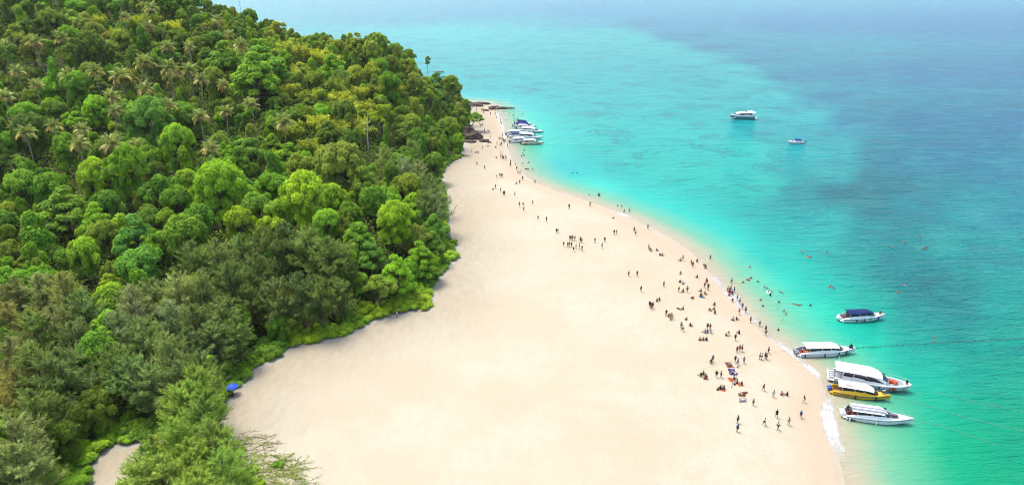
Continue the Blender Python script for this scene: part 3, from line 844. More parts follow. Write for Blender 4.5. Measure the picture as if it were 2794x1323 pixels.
def shrub(x, y, R, key, hh=.8):
    z = float(terr(x, y)) - .05; o = link('beach_shrub', None); o.location = (x, y, z); o.rotation_euler = (0, 0, rng.uniform(0, 6.28))
    c = link('foliage', SHRUB[rng.integers(4)], o); c.scale = (R, R * rng.uniform(.85, 1.15), R * hh); c.color = jit(key, .14)
    u, v = project(x, y, z + R * .3); PLANTS.append((o, 'low shrub', key, u / DS, v / DS, R)); return o

# palms by crown position (photograph pixels of a detail view, 700 px wide shown at 1941)
for cx_, cy_ in [(1145, 60), (940, 130), (1120, 215), (465, 290), (785, 320), (1435, 360), (1735, 270), (1805, 350), (50, 350), (290, 320), (140, 540), (720, 545), (530, 570),
                 (925, 580), (1085, 480), (1285, 520), (1440, 540), (1500, 600), (1700, 650), (1105, 680), (870, 740), (1290, 800), (1060, 910), (1520, 890), (1700, 850), (1910, 790), (120, 980), (375, 960),
                 (640, 980), (1320, 1090), (1545, 1130), (1050, 1110), (590, 1100), (850, 1100), (270, 650), (1640, 150), (1280, 360), (35, 740), (830, 850), (2132, 920), (200, 1000)]:
    u, v = cx_ / 2.773, cy_ / 2.773; h = rng.uniform(10, 17.5); q = hit(u, v, h); palm(q[0], q[1], h, rng.uniform(3.1, 4.7))

# casuarinas by their tops (overview units)
CAS = [(30, 700, 'casubrown'), (90, 692, 'casubrown'), (148, 690, 'casubrown'), (15, 765, 'casubrown'), (70, 785, 'casu'), (125, 772, 'casubrown'), (175, 812, 'casu'), (20, 850, 'casubrown'), (80, 870, 'casu'), (140, 885, 'casu'), (200, 735, 'casu'),
       (480, 610, 'casudark'), (540, 603, 'casu'), (600, 592, 'casu'), (660, 575, 'casudark'), (715, 562, 'casudark'), (765, 572, 'casu'), (820, 600, 'casudark'), (868, 640, 'casudark'), (640, 640, 'casu'), (570, 660, 'casu'),
       (500, 682, 'casu'), (440, 690, 'casugrey'), (380, 705, 'casu'), (325, 722, 'casugrey'), (420, 760, 'casugrey'), (480, 770, 'casu'), (550, 750, 'casu'), (620, 722, 'casudark'), (690, 702, 'casudark'), (750, 690, 'casudark'),
       (800, 702, 'casudark'), (850, 702, 'casu'), (888, 722, 'casu'), (295, 790, 'casugrey'), (350, 802, 'casu'), (410, 840, 'casu'), (470, 830, 'casu'), (530, 812, 'casudark'), (590, 800, 'casudark'), (650, 790, 'casudark'), (705, 780, 'casudark'),
       (760, 772, 'casudark'), (815, 765, 'casudark'), (865, 770, 'casudark'), (270, 872, 'casu'), (320, 900, 'casu'), (372, 922, 'casu'), (440, 910, 'casudark'), (500, 882, 'casu'), (560, 880, 'casudark'), (620, 862, 'casudark'), (680, 850, 'casudark'), (725, 822, 'casu'),
       (30, 935, 'casubrown'), (75, 985, 'casu'), (20, 1050, 'casugrey'), (95, 1075, 'casu'), (240, 965, 'casu'), (310, 985, 'casu'), (360, 995, 'casu'), (420, 985, 'casudark'), (30, 1120, 'casu'), (560, 930, 'casudark'), (600, 900, 'casu'),
       (1010, 395, 'casugrey'), (1050, 405, 'casugrey'), (1078, 440, 'casu'), (1092, 478, 'casugrey'), (1030, 350, 'casu'), (1065, 480, 'casu'), (1040, 450, 'casudark'), (970, 370, 'casu')]
for u, v, key in CAS:
    h = rng.uniform(12, 16); q = hit(u * DS, v * DS, h)
    if bil(G_DF, q[0], q[1]) > 1.8: casu(q[0], q[1], h, key)
for u, v, h in [(488, 925, 15), (450, 965, 13), (440, 1062, 12), (380, 1098, 12), (330, 1175, 12), (545, 1085, 11), (470, 962, 14), (505, 1000, 13), (430, 1055, 14), (355, 1125, 12), (520, 1062, 13), (470, 1110, 13), (555, 1140, 12), (395, 1150, 13), (490, 1185, 13), (560, 1225, 12), (430, 1240, 13)]:
    q = hit(u * DS, v * DS, h); casu(q[0], q[1], h, 'casubright')

# single crowns that stand out (overview units: centre, radius)
for u, v, r, key, st in [(550, 480, 66, 'lime', 'broad'), (765, 500, 66, 'lime', 'broad'), (600, 500, 44, 'bright', 'broad'), (715, 535, 42, 'bright', 'broad'), (985, 545, 60, 'lime', 'broad'), (235, 460, 52, 'lime', 'broad'), (320, 440, 62, 'bright', 'broad'), (160, 520, 62, 'green', 'tier'), (90, 570, 62, 'green', 'tower'),
                         (862, 420, 66, 'olive', 'broad'), (690, 470, 48, 'green', 'broad'), (915, 475, 48, 'olive', 'tier'), (1015, 485, 44, 'olive', 'broad'), (1035, 525, 38, 'lime', 'tier'), (600, 570, 44, 'lime', 'broad'), (345, 600, 52, 'teal', 'tier'),
                         (445, 370, 50, 'bright', 'broad'), (380, 405, 40, 'green', 'broad'), (660, 160, 52, 'green', 'tier'), (640, 195, 52, 'bright', 'tier'), (560, 150, 46, 'green', 'tier'), (622, 55, 32, 'dark', 'broad'), (950, 108, 32, 'olive', 'broad'),
                         (1143, 225, 26, 'olive', 'broad'), (1155, 362, 20, 'bright', 'broad'), (900, 590, 44, 'green', 'tier'), (930, 640, 36, 'teal', 'tier'), (1000, 690, 46, 'bright', 'tier'), (1048, 600, 42, 'olive', 'broad'), (1088, 575, 36, 'teal', 'tier'), (1085, 620, 34, 'deep', 'tier'),
                         (195, 765, 26, 'yellow', 'broad'), (640, 612, 15, 'yellow', 'broad'), (150, 930, 48, 'green', 'tier'), (130, 1070, 40, 'bright', 'tier'), (180, 990, 46, 'green', 'broad'), (250, 1030, 48, 'olive', 'broad'), (200, 1060, 40, 'olive', 'broad'), (280, 720, 34, 'lime', 'tier'), (225, 790, 30, 'lime', 'broad'),
                         (360, 300, 60, 'teal', 'broad'), (70, 330, 50, 'dark', 'broad'), (80, 130, 40, 'brownish', 'loose'), (215, 130, 46, 'dark', 'broad'), (230, 190, 36, 'olive', 'broad'), (1020, 330, 30, 'olive', 'loose'), (960, 300, 36, 'lime', 'loose'), (420, 560, 32, 'bright', 'broad'),
                         (245, 560, 44, 'bright', 'tier'), (60, 440, 52, 'green', 'tower'), (500, 520, 36, 'green', 'broad'), (480, 300, 40, 'deep', 'broad'), (755, 425, 44, 'olive', 'broad'), (820, 560, 40, 'bright', 'broad'), (880, 540, 36, 'green', 'broad'), (690, 320, 30, 'bright', 'broad')]:
    d0 = hit(u * DS, v * DS, 9); depth_ = d0[1] * CP + (CAM_H - d0[2] - 9) * SP; R = r * DS * depth_ / F_PX
    q = hit(u * DS, v * DS, R * 1.5); broad(q[0], q[1], R, key, st)

# bamboo on the upper slope
for u, v in [(690, 110), (720, 95), (760, 105), (800, 110), (830, 130), (700, 150), (750, 150), (790, 170), (840, 180), (880, 170), (860, 220), (900, 210), (940, 200), (970, 180), (780, 215), (820, 240), (720, 200), (880, 250), (920, 240), (800, 280), (760, 260), (850, 290), (730, 290), (900, 290),
             (570, 55), (540, 40), (590, 90), (420, 40), (380, 30), (330, 25), (450, 65), (250, 30), (300, 60), (1000, 210), (930, 160), (770, 340), (700, 370), (790, 390), (740, 400)]:
    h = rng.uniform(9, 13); q = hit(u * DS, v * DS, h); bamb(q[0], q[1], h, 'bamboo' if rng.random() < .7 else 'olive')

# shrubs along the edge of the sand
tl = smooth_poly(treeline[5:], 1); acc = 0; step_next = 0
for i in range(len(tl) - 1):
    a, b = tl[i], tl[i + 1]; L = np.linalg.norm(b - a); t = 0
    nx_, ny_ = -(b - a)[1] / L, (b - a)[0] / L
    if d_forest(np.array([a[0] + nx_ * 2]), np.array([a[1] + ny_ * 2]))[0] < 0: nx_, ny_ = -nx_, -ny_
    while t < L:
        q = a + (b - a) * t / L; R = rng.uniform(1.2, 3.1); u, v = project(q[0], q[1], 2); v /= DS; u /= DS
        patch_ = (925 < u < 1090 and 720 < v < 808) or (735 < u < 905 and 795 < v < 872)
        lim = rng.choice(['lime', 'lime', 'bright']) if patch_ else rng.choice(['deep', 'green', 'deep', 'bright'])
        if False: lim = 'lime' if (rng.random() < .6 and (725 < v < 860)) or rng.random() < .06 else rng.choice(['bright', 'green', 'deep'])
        if 1080 > v > 900: lim = rng.choice(['deep', 'green', 'bright'])
        if v < 1240:
            shrub(q[0] + nx_ * R * .75, q[1] + ny_ * R * .75, R, lim, rng.uniform(.75, 1.1))
            if rng.random() < .6: shrub(q[0] + nx_ * (R * .75 + 3), q[1] + ny_ * (R * .75 + 3), R * 1.15, lim, 1.0)
        t += R * 1.35
for u, v, R, key in [(990, 755, 4.0, 'lime'), (1040, 745, 4.0, 'lime'), (955, 775, 3.2, 'lime'), (1060, 760, 3.0, 'lime'), (820, 830, 3.2, 'lime'), (860, 825, 3.0, 'lime'), (785, 845, 2.8, 'lime'), (1130, 640, 3.4, 'bright'), (1128, 610, 3.2, 'green'), (610, 1185, 2.0, 'lime'), (585, 1165, 1.6, 'bright'), (632, 1215, 2.2, 'lime'), (210, 1130, 3.4, 'lime'), (170, 1170, 3.6, 'bright'), (120, 1190, 3.4, 'lime'), (190, 1200, 2.6, 'bright'), (700, 1165, 1.2, 'deep'), (590, 1130, 1.6, 'green')]:
    q = hit(u * DS, v * DS, R * .4); shrub(q[0], q[1], R, key, .9)

# the rest of the forest: pairs of spacing and colour by place
def seen(x, y, z):
    u, v = project(x, y, z)
    if not (-170 < u < 2900 and -190 < v < 1480): return False
    t = np.linspace(.35, .985, 60); px, py, pz = x * t, y * t, CAM_H + (z - CAM_H) * t
    g = terr(px, py) + np.where(bil(G_DF, px, py) > 6, 8.0, 0)
    return bool(np.all(pz > g - 1.5))
cand = np.stack([rng.uniform(-330, 0, 40000), rng.uniform(80, 470, 40000)], 1)
cdf = bil(G_DF, cand[:, 0], cand[:, 1])
cand = cand[cdf > 3.0]
grid_occ = {}
def gk(x, y): return int(x // 12), int(y // 12)
for x, y, R in occupied: grid_occ.setdefault(gk(x, y), []).append((x, y, R))
nfill = 0
for x, y in cand:
    if nfill >= 640: break
    R = rng.uniform(2.4, 6.2); ok = True
    gx, gy = gk(x, y)
    for i in (-1, 0, 1):
        for j in (-1, 0, 1):
            for ox, oy, oR in grid_occ.get((gx + i, gy + j), ()):
                if (ox - x) ** 2 + (oy - y) ** 2 < (.60 * (R + oR)) ** 2: ok = False
    if not ok: continue
    z = float(terr(x, y))
    if not seen(x, y, z + R * 2): continue
    u, v = project(x, y, z + R * 2); u /= DS; v /= DS
    if 893 < u < 960 and 285 < v < 420: continue
    if u > 1010 and v < 330 : key = rng.choice(['olive', 'green', 'dark', 'deep', 'bamboo'])
    elif v < 260: key = rng.choice(['dark', 'olive', 'deep', 'green', 'olive', 'brownish', 'dark', 'bright'] if u < 560 else ['olive', 'olive', 'green', 'bamboo', 'dark', 'bright'])
    elif v < 420: key = rng.choice(['dark', 'deep', 'green', 'green', 'bright', 'olive', 'dark'])
    elif v < 680: key = rng.choice(['deep', 'green', 'green', 'bright', 'lime', 'teal', 'deep', 'olive'])
    else: key = rng.choice(['deep', 'green', 'dark', 'bright', 'olive'])
    broad(x, y, R, key); grid_occ.setdefault((gx, gy), []).append((x, y, R)); nfill += 1

# young trees growing up between the big crowns
small_occ = {}; nsm = 0
for x, y in cand[::-1]:
    if nsm >= 300: break
    R = rng.uniform(1.6, 3.0); gx, gy = gk(x, y); ok = True
    for i in (-1, 0, 1):
        for j in (-1, 0, 1):
            for ox, oy, oR in grid_occ.get((gx + i, gy + j), ()):
                if (ox - x) ** 2 + (oy - y) ** 2 < (.55 * oR + .3 * R) ** 2: ok = False
            for ox, oy, oR in small_occ.get((gx + i, gy + j), ()):
                if (ox - x) ** 2 + (oy - y) ** 2 < (.7 * (oR + R)) ** 2: ok = False
    if not ok: continue
    z = float(terr(x, y)); u, v = project(x, y, z + R * 2); u /= DS; v /= DS
    if not seen(x, y, z + R * 2.6) or not (-30 < u < 1200 and -30 < v < 1230) or (893 < u < 960 and 285 < v < 420): continue
    key = rng.choice(['deep', 'green', 'bright', 'green', 'olive', 'dark', 'lime'])
    put_tree('young_tree', 'small young tree', (TOWER if rng.random() < .15 else LOOSE if rng.random() < .3 else BROAD)[rng.integers(4)], TRUNK[rng.integers(4)], x, y, z, R * 2.4, R, key, .06)
    small_occ.setdefault((gx, gy), []).append((x, y, R)); nsm += 1

# dead pale trunk, leaning shore tree, tall thin tree on the right shoulder
def bare_tree(u, v, h, label, lean=0):
    q = hit(u * DS, v * DS, 0.0); m = MB()
    return q, m
q = hit(925 * DS, 362 * DS, 6.0); z0 = float(terr(q[0], q[1])); o = link('dead_tree', None); o.location = (q[0], q[1], z0)
m = MB(); m.tube([(0, 0, -.5), (.1, 0, 8), (.5, 0, 13), (.9, .1, 17.5)], [.34, .26, .17, .06], 7); m.build('trunk', M_PALEBARK, o, True)
for a, b in (((.35, 0, 11), (-1.4, .3, 12.8)), ((.45, 0, 12.2), (2.9, -.3, 13.4)), ((.5, 0, 13), (-.4, .8, 15.6)), ((.6, 0, 14), (2.0, .5, 16.0))):
    MB().tube([a, ((a[0] + b[0]) / 2, (a[1] + b[1]) / 2, (a[2] + b[2]) / 2 - .2), b], [.12, .08, .03], 5).build('branch', M_PALEBARK, o)
tag(o, 'bare pale dead tree trunk standing among the hillside trees', 'dead tree')

q = hit(1182 * DS, 330 * DS, 0.0); o = link('leaning_tree', None); o.location = (q[0], q[1], q[2])
m = MB(); m.tube([(0, 0, -.3), (1.2, 0, 3), (3.2, 0, 6.2), (4.2, 0, 7.2)], [.3, .24, .18, .08], 6)
m.tube([(2.4, 0, 5), (4.8, .6, 6.4)], [.14, .05], 5); m.build('trunk', M_BARK, o, True)
c = link('crown', TIER[1], o); c.location = (3.6, 0, 5.0); c.scale = (4.2, 3.4, 4.2); c.color = (*PAL['green'], 1)
tag(o, 'small tree leaning out over the far sand above the rocks', 'tree')
q = hit(1132 * DS, 262 * DS, 4.0); z0 = float(terr(q[0], q[1])); o = link('tall_tree', None); o.location = (q[0], q[1], z0)
MB().tube([(0, 0, -.5), (.2, 0, 9), (0, 0, 17)], [.4, .3, .15], 6).build('trunk', M_PALEBARK, o, True)
c = link('crown', BROAD[2], o); c.location = (0.5, 0, 10.5); c.scale = (6.0, 5.5, 8.5); c.color = (*PAL['olive'], 1)
tag(o, 'tall olive tree with pale bare trunk at the right end of the ridge', 'tree')
q = hit(1074 * DS, 158 * DS, 12.0); z0 = float(terr(q[0], q[1])); o = link('sparse_tree', None); o.location = (q[0], q[1], z0)
MB().tube([(0, 0, -.5), (.2, 0, 9), (.6, 0, 16)], [.3, .22, .08], 6).build('trunk', M_PALEBARK, o, True)
c = link('crown', BROAD[1], o); c.location = (.5, 0, 10.5); c.scale = (2.8, 2.6, 5.5); c.color = (*PAL['casugrey'], 1)
tag(o, 'thin sparse tree poking above the right shoulder of the hill', 'tree')

# undergrowth filling the gaps
n = 170000
P = np.stack([rng.uniform(-330, 0, n * 3), rng.uniform(75, 440, n * 3)], 1); dfo = bil(G_DF, P[:, 0], P[:, 1]); P = P[dfo > 2.0][:n]; dfo = dfo[dfo > 2.0][:n]
hz = rng.uniform(.3, 1, len(P)) ** 1.5 * np.minimum(4.5, 1 + dfo * .3) * (.4 + 1.2 * fbm(P[:, 0] / 6, P[:, 1] / 6, 21))
P3 = np.stack([P[:, 0], P[:, 1], terr(P[:, 0], P[:, 1]) + hz], 1)
Nn = rand_unit(len(P3)) * .8 + np.array([0, 0, .7]); Nn /= np.linalg.norm(Nn, axis=1)[:, None]
V, F = cards(P3, Nn, rng.uniform(.35, .85, len(P3)), 1.6)
me = leaf_mesh('undergrowth', V, F, np.clip(fbm(P[:, 0] / 5, P[:, 1] / 5, 4) * 1.4 - .3 + rng.uniform(-.2, .2, len(P3)), 0, 1))
o = link('undergrowth', me, None, M_LEAF); o.color = (.12, .20, .022, 1); tag(o, 'dark tangled undergrowth between the jungle trees', kind='stuff')

# runners of beach creeper on the sand, lower left
n = 0; Vc = []; rr = random.Random(5); mcre = MB(); LP = []
for i in range(270):
    u, v = rr.uniform(592, 760), rr.uniform(1085, 1240)
    if (u - 590) / 180 > (v - 1040) / 185 + .05: continue
    q = gd(u, v, 1.6); a = rr.uniform(-.9, .5); x, y = q[0], q[1]; pts = []
    for k in range(rr.randint(4, 9)):
        pts.append((x, y, float(sandh(x, y)) + .05)); x += math.cos(a) * .55; y += math.sin(a) * .55; a += rr.uniform(-.5, .5)
        for _ in range(rr.randint(0, 2) if v < 1140 else rr.randint(1, 6)): LP.append((x + rr.gauss(0, .22), y + rr.gauss(0, .22), pts[-1][2] + rr.uniform(.03, .25)))
    mcre.tube(pts, .03, 4, False)
o = mcre.build('beach_creeper_runners', plain('creeper_runner', (.15, .12, .08), .9), None); tag(o, 'brown creeper runners trailing over the lower left sand', kind='stuff')
LP = np.array(LP); Nn = rand_unit(len(LP)) * .6 + np.array([0, 0, 1]); Nn /= np.linalg.norm(Nn, axis=1)[:, None]
V, F = cards(LP, Nn, rng.uniform(.10, .26, len(LP)), 1.3); me = leaf_mesh('beach_creeper_leaves', V, F, rng.random(len(LP)))
o = link('beach_creeper_leaves', me, None, M_LEAF); o.color = (.20, .26, .035, 1); tag(o, 'scattered creeper leaves on the lower left sand', kind='stuff')

# ---- labels for the plants: place words, then order from the left among those alike
def place_word(u, v, kind):
    if kind == 'low shrub':
        if v > 1090: return 'beside lower left clearing'
        if v > 930: return 'behind the blue parasol'
        if v > 860: return 'on sand edge under front casuarinas'
        if v > 780: return 'on sand edge in mid bay'
        if v > 690: return 'at bulging corner of sand edge'
        if v > 560: return 'on sand edge below silvery casuarinas'
        if v > 440: return 'on sand edge beside silvery casuarinas'
        return 'on narrow far sand edge'
    col = 'far left' if u < 180 else 'left' if u < 400 else 'centre left' if u < 620 else 'centre' if u < 840 else 'right' if u < 1030 else 'beach side'
    if v < 60: row = 'hill crest'
    elif v < 150: row = 'top slope'
    elif v < 240: row = 'upper slope'
    elif v < 340: row = 'middle upper slope'
    elif v < 440: row = 'middle slope'
    elif v < 540: row = 'lower slope'
    elif v < 660: row = 'hill foot'
    elif v < 800: row = 'flat wood'
    elif v < 950: row = 'front wood'
    else: row = 'foreground wood'
    return f'at {col}, {row}'
ORD = ['first', 'second', 'third', 'fourth', 'fifth', 'sixth', 'seventh', 'eighth', 'ninth', 'tenth', 'eleventh', 'twelfth', 'thirteenth', 'fourteenth', 'fifteenth', 'sixteenth', 'seventeenth', 'eighteenth', 'nineteenth', 'twentieth']
def ordinal(i, n):
    if n == 1: return ''
    if i == 0: return 'leftmost '
    if i == n - 1: return 'rightmost '
    return (ORD[i] if i < len(ORD) else str(i + 1) + 'th') + ' from left '
def label_plants():
    sets = {}
    for o, kw, key, u, v, r in PLANTS:
        cw = 'tall' if key == 'palm' else COLWORD[key]
        sets.setdefault((kw, cw, place_word(u, v, kw)), []).append((u, o))
    for (kw, cw, pw), L in sets.items():
        L.sort(key=lambda t: t[0])
        for i, (u, o) in enumerate(L):
            tag(o, f'{ordinal(i, len(L))}{cw} {kw} {pw}', {'coconut palm': 'palm tree', 'bamboo clump': 'bamboo', 'low shrub': 'shrub'}.get(kw, 'tree'),
                {'coconut palm': 'coconut palms on the hillside', 'bamboo clump': 'bamboo clumps on the upper slope', 'low shrub': 'shrubs along the sand edge', 'casuarina tree': 'casuarina trees behind the beach'}.get(kw, 'jungle trees on the hill'))
label_plants()
# ------------------------------------------------------------------ boats
W_GEL = (.60, .62, .63)
def M_paint(name, c): return plain('paint_' + name, c, .28, .5, .05, 1.5)
M_WHITE = M_paint('white', W_GEL); M_GREYDECK = plain('deck_grey', (.20, .22, .25), .7, .3, .15, 4); M_DARK = plain('dark_trim', (.018, .018, .022), .4, .4, .3, 5)
M_YELLOW = M_paint('yellow', (.52, .31, .012)); M_NAVY = plain('navy_canvas', (.004, .014, .070), .8, .2, .3, 2, bump=.2); M_ROYAL = plain('blue_canvas', (.004, .020, .17), .8, .2, .3, 2, bump=.2)
M_STEEL = plain('steel', (.30, .31, .32), .35, .5, .1, 5, .8); M_SEAT = plain('seat_vinyl', (.10, .045, .035), .6, .3, .3, 6); M_ORANGE = plain('orange_fabric', (.42, .06, .015), .8, .2, .25, 5, bump=.3)
M_REDV = plain('red_fabric', (.25, .015, .015), .8, .2, .25, 5); M_BLUEENG = M_paint('engine_blue', (.01, .06, .24)); M_GREYENG = M_paint('engine_grey', (.17, .18, .19)); M_BLKENG = M_paint('engine_black', (.02, .02, .025))
M_STRIPE = M_paint('stripe_grey', (.09, .11, .15)); M_FEND = plain('fender_black', (.012, .014, .022), .5, .4, .2, 6); M_FENDB = plain('fender_blue', (.01, .03, .13), .5, .4, .2, 6); M_GREYCAN = M_paint('canopy_grey', (.125, .145, .175)); M_PALEBL = M_paint('pale_blue', (.19, .30, .34))
M_TEALHULL = M_paint('teal_hull', (.045, .14, .17)); M_CUSH = plain('cushion_grey', (.11, .105, .135), .8, .2, .2, 6); M_ROPE = plain('rope', (.16, .22, .16), .9, .1, .2, 3); M_ROPED = plain('rope_dark', (.06, .09, .08), .9, .1, .2, 3)
m_glass, nt, nd, lk = new_mat('tinted_glass')
out = N(nd, 'ShaderNodeOutputMaterial'); p = N(nd, 'ShaderNodeBsdfPrincipled'); p.inputs['Base Color'].default_value = (.012, .013, .017, 1); p.inputs['Roughness'].default_value = .08; lk.new(p.outputs[0], out.inputs['Surface'])

class Hull:
    def __init__(s, L, B, free, cat=False):
        s.L, s.B, s.free, s.cat = L, B, free, cat
    def hb(s, t):
        k = 2.0 if not s.cat else 2.8; e = .8 if not s.cat else .6
        return s.B / 2 * (1 - .07 * max(0, 1 - t / .35) ** 2 if t < .42 else max(.012, (1 - ((t - .42) / .58) ** k)) ** e)
    def sheer(s, t): return s.free * (1 + .38 * t * t)
    def x(s, t): return -s.L / 2 + s.L * t
    def side(s, t, f):
        """point on the starboard topside; f=0 chine .. 1 sheer"""
        b = s.hb(t); zc = .10 + .62 * s.free * max(0, (t - .55) / .45) ** 2; zs = s.sheer(t); bc = b * (.86 - .25 * max(0, (t - .6) / .4))
        return (s.x(t) + (.25 if t > .97 else 0) * f, -(bc + (b - bc) * f ** .8), zc + (zs - zc) * f)
    def build(s, o, mh, mdeck, mfloor, floor_z=.35, fore=.80):
        st = [i / 20 for i in range(21)]
        m = MB()
        for sg in (1, -1):
            P = []
            for t in st:
                kz = -.45 + (.42 + .9 * s.free) * max(0, (t - .70) / .30) ** 2; row = [(s.x(t) - .25 * max(0, (t - .8)) * 2, 0, kz)]
                for f in (0, .35, .7, 1): q = s.side(t, f); row.append((q[0], q[1] * sg, q[2]))
                P.append(row if sg > 0 else row[::-1])
            m.grid(P)
        tr = [(s.x(0), 0, -.45)] + [s.side(0, f) for f in (0, .5, 1)]; tl_ = [(a, -b, c) for a, b, c in tr[:0:-1]]
        m.add(tr + tl_, [tuple(range(len(tr + tl_)))])
        hull = m.build('hull', mh, o, False)
        m = MB(); w = .30
        for sg in (1, -1):
            P = []
            for t in st:
                q = s.side(t, 1); b = -q[1]; inn = max(b - w, 0.0); fl = max(b - w - .04, 0)
                row = [(q[0], -b * sg, q[2] + .004), (q[0], -(b - .05) * sg if b > .06 else 0, q[2] + .07), (q[0], -inn * sg, q[2] + .07), (q[0], -fl * sg, floor_z + .01)]
                P.append(row[::-1] if sg > 0 else row)
            m.grid(P)
        m.build('gunwale', mdeck, o)
        m = MB(); P = []
        for t in [i / 20 for i in range(20)]:
            b = max(s.hb(t) - w - .03, 0); P.append([(s.x(t), -b, floor_z), (s.x(t), b, floor_z)])
        m.grid(P).build('deck_floor', mfloor, o)
        if fore < 1:
            m = MB(); P = []
            for i in range(9):
                t = fore + (1 - fore) * i / 8; q = s.side(t, 1); b = max(-q[1] - .03, .004); z = q[2] + .075
                P.append([(q[0], -b, z), (q[0], -b * .5, z + .05), (q[0], 0, z + .07), (q[0], b * .5, z + .05), (q[0], b, z)])
            m.grid(P); e = P[0]; m.add(e + [(a, b, floor_z) for a, b, c in e], [(i + 1, i, i + 5, i + 6) for i in range(4)])
            m.build('foredeck', mdeck, o)
        return hull
    def strip(s, name, o, mat, t0, t1, f0, f1, off=.018, both=True, n=22):
        m = MB()
        for sg in ((1, -1) if both else (1,)):
            P = []
            for i in range(n + 1):
                t = t0 + (t1 - t0) * i / n; a = s.side(t, f0(t) if callable(f0) else f0); b = s.side(t, f1(t) if callable(f1) else f1)
                row = [(a[0], (a[1] - off) * sg, a[2]), (b[0], (b[1] - off) * sg, b[2])]; P.append(row if sg > 0 else row[::-1])
            m.grid(P)
        return m.build(name, mat, o)

def canopy(o, H, t0, t1, width, z_edge, z_top, mat, nose=.25, name='canopy', thick=.07, drop=.55, stripes=None):
    n, k = 14, 12; top = []
    for i in range(n + 1):
        s = i / n; t = t0 + (t1 - t0) * s; x = H.x(t); f = max(0, (s - (1 - nose)) / nose); w = width * H.B / 2 * (1 - .32 * f ** 2.2) * (1 - .04 * (1 - s)); row = []
        for j in range(k + 1):
            q = -1 + 2 * j / k; z = z_edge + (z_top - z_edge) * (1 - abs(q) ** 2.6) - drop * f ** 2 * 1.0
            row.append((x, w * q, z))
        top.append(row)
    bot = [[(a, b * .985, c - thick) for a, b, c in r] for r in top]
    m = MB(); m.grid(top); m.grid([r[::-1] for r in bot])
    for r1, r2 in ((top[0], bot[0]), (bot[-1], top[-1]), ([r[0] for r in bot], [r[0] for r in top]), ([r[-1] for r in top], [r[-1] for r in bot])): m.grid([r1, r2])
    c = m.build(name, mat, o)
    if stripes:
        for j0, j1, mt in stripes:
            MB().grid([[(a, b, z + .012) for a, b, z in r[j0:j1 + 1]] for r in top]).build('stripe', mt, c)
    return c, top

def engine(o, x, y, mat):
    m = MB()
    V = []; 
    for z, a, b in ((.35, .26, .2), (.55, .42, .24), (.95, .46, .25), (1.18, .40, .22), (1.26, .26, .14)):
        for dx, dy in ((-1, -.6), (-.6, -1), (.6, -1), (1, -.6), (1, .6), (.6, 1), (-.6, 1), (-1, .6)): V.append((x + dx * a, y + dy * b, z))
    F = [(i * 8 + j, i * 8 + (j + 1) % 8, (i + 1) * 8 + (j + 1) % 8, (i + 1) * 8 + j) for i in range(4) for j in range(8)] + [tuple(range(7, -1, -1)), tuple(range(32, 40))]
    m.add(V, F); e = m.build('outboard_engine', mat, o)
    MB().box((x, y, .0), (.26, .12, .8)).box((x - .05, y, -.15), (.5, .2, .06)).build('drive_leg', M_BLKENG, e)
    return e

def fender(o, H, t, mat, sg=1, f=.62):
    q = H.side(t, f); m = MB(); m.lathe((q[0], (q[1] - .16) * sg, q[2] - .1), [(.04, -.48), (.13, -.40), (.14, 0), (.13, .40), (.04, .48)], 8)
    m.tube([(q[0], (q[1] - .16) * sg, q[2] + .38), (q[0], (H.side(t, 1)[1] + .05) * sg, H.sheer(t) + .09)], .025, 4); return m.build('fender', mat, o)

def boat_root(name, stern, bow, zs=.7, zb=1.2):
    a = ground(*stern, zs); b = ground(*bow, zb); d = b[:2] - a[:2]; L = float(np.linalg.norm(d)); c = (a + b) / 2
    o = link(name, None); o.location = (c[0], c[1], 0); o.rotation_euler = (0, 0, math.atan2(d[1], d[0])); return o, L

